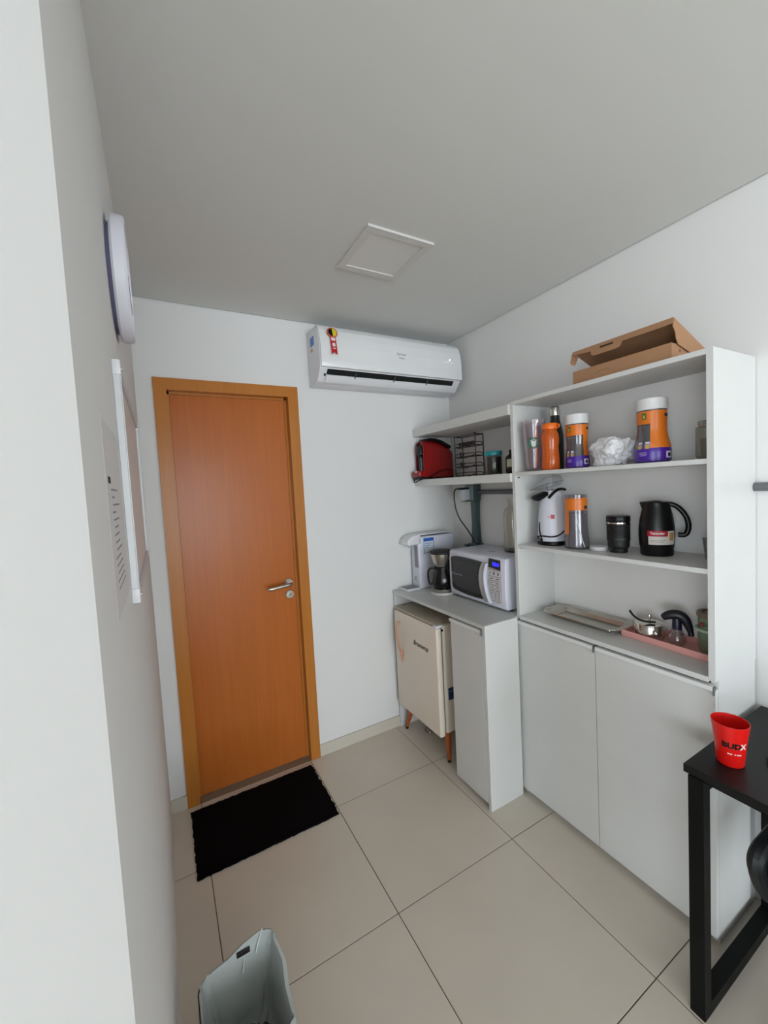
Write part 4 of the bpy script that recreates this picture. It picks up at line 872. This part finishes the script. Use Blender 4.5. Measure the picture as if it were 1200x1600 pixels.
CH = mat('chair_black', '#16181a', .55); CHF = mat('chair_fabric', '#101113', .9, bump=.2)
oc = thing('office_chair', 'black chair with loop armrest tucked beside the black table', 'chair', (1.56, -2.14, 0))
obj('seat', MB().box(1.36, 1.80, -2.36, -1.92, .425, .495, .025, seg=4), CHF, oc)
obj('backrest', MB().box(1.285, 1.335, -2.29, -2.03, .52, .92, .02, seg=4), CHF, oc)
obj('back_support', MB().tube([(1.50, -2.14, .42), (1.32, -2.14, .41), (1.28, -2.14, .46), (1.28, -2.14, .62)], .016, 10, smooth=1), CH, oc)
for yy, s in ((-1.858, 1), (-2.42, -1)):
    obj('armrest', MB().tube([(1.60, yy-.075*s, .44), (1.565, yy-.01*s, .43), (1.52, yy, .46), (1.475, yy, .53), (1.455, yy, .58), (1.475, yy, .604), (1.54, yy, .606), (1.66, yy, .606), (1.72, yy, .585), (1.72, yy, .54), (1.68, yy, .46), (1.64, yy-.02*s, .43), (1.62, yy-.075*s, .44)], .019, 10, smooth=2), CH, oc)
obj('gas_column', MB().cyl((1.56, -2.14, .09), (1.56, -2.14, .43), .025), CH, oc)
for k in range(5):
    a = k*2*PI/5 + .3; e = (1.56+.23*math.cos(a), -2.14+.23*math.sin(a))
    lgc = obj('base_leg', MB().tube([(1.56, -2.14, .10), ((1.56+e[0])/2, (-2.14+e[1])/2, .095), (e[0], e[1], .07)], .017, 8), CH, oc)
    obj('caster', MB().cyl((e[0]-.012*math.sin(a), e[1]+.012*math.cos(a), .026), (e[0]+.012*math.sin(a), e[1]-.012*math.cos(a), .026), .026), CH, lgc)

# ------------------------------------------------------------------ waste bin with grey liner
wbx, wby = .262, -1.235
bn = thing('waste_bin', 'dark waste bin lined with a grey plastic bag on the floor by the left wall', 'bin', (wbx, wby, 0))
def br(hx, hy, r, z, jit=0, dx=0, dy=0, n=7): return [(wbx+dx+p[0]+random.uniform(-jit, jit), wby+dy+p[1]+random.uniform(-jit, jit), z+random.uniform(-jit, jit)*1.5) for p in rrect(hx, hy, r, n)]
obj('bin_body', loft([br(.080, .095, .035, .0), br(.104, .122, .040, .300), br(.101, .119, .039, .300), br(.076, .091, .033, .006)]), mat('bin_brown', '#1d1413', .5), bn, 'dark brown bin')
LIN = mat('grey_bag_film', '#b3b8b4', .32, noise_amt=.14, nscale=(16, 16, 16), bump=.6, bscale=45)
lr = [br(.109, .127, .042, .215, .003), br(.108, .126, .042, .262, .002), br(.107, .125, .042, .303, .001), br(.100, .118, .040, .306, .0015), br(.094, .112, .038, .27, .003), br(.088, .100, .035, .20, .005), br(.080, .092, .033, .13, .005), br(.05, .06, .02, .11, .004)]
mb = loft(lr, False, True)
bmesh.ops.subdivide_edges(mb.bm, edges=mb.bm.edges, cuts=2, use_grid_fill=True)
for v in mb.bm.verts:
    x, y, z = v.co
    u = max(0, min(1, (z-.2)/.1))
    n = noise.noise(Vector((x*22, y*22, z*10)))*.010 + abs(noise.noise(Vector((x*50, y*50, z*14))))*.009
    v.co.x += n; v.co.y += noise.noise(Vector((y*20, x*25, z*12)))*.006
    # the far right corner of the bag is pulled up, the near left side has slipped down
    up = max(0, 1 - math.hypot(x-(wbx+.085), y-(wby+.10))/.13)
    if z > .25: v.co.z += .034*min(1, up*1.6)
    dn = max(0, 1 - math.hypot(x-(wbx-.105), y-(wby-.06))/.12)
    if z > .2: v.co.z -= .075*dn; v.co.x += .022*dn
obj('bin_liner', mb, LIN, bn, 'grey plastic liner folded over the rim', angle=60)
obj('bin_rim_gap', MB().box(.262, .298, wby+.110, wby+.1155, .308, .321, .001), mat('bin_brown', '#1d1413', .5), bn, 'dark bin rim showing through the bag handle')
obj('liner_fold', MB().tube([(wbx+.02, wby+.128, .325), (wbx+.022, wby+.118, .300), (wbx+.012, wby+.100, .27)], .003, 6, smooth=1).tube([(wbx+.075, wby+.122, .345), (wbx+.06, wby+.115, .32), (wbx+.05, wby+.105, .30)], .002, 6, smooth=1), mat('film_highlight', '#b9bdba', .3), bn)
mb = MB(); mb.sphere((0, 0, 0), 1, sub=4)
for v in mb.bm.verts:
    n = v.co.normalized(); d = 1 + .6*noise.noise(n*2.5) + .4*noise.noise(n*7)
    v.co = Vector((n.x*.036*d+wbx+.022, n.y*.036*d+wby-.005, n.z*.036*d+.165))
single('crumpled_waste', mb, mat('waste_dark', '#3a2f22', .6, noise_amt=.7, nscale=(50, 50, 50)), 'dark crumpled waste inside the grey bin liner', 'waste')
single('green_wrapper', MB().box(-.016, .016, -.004, .004, -.028, .028, .003, M=Matrix.Translation((wbx-.015, wby+.03, .196)) @ Matrix.Rotation(.5, 4, 'X') @ Matrix.Rotation(.3, 4, 'Y')), mat('wrapper_green', '#8fa04a', .5), 'yellow green wrapper inside the grey bin liner', 'wrapper')
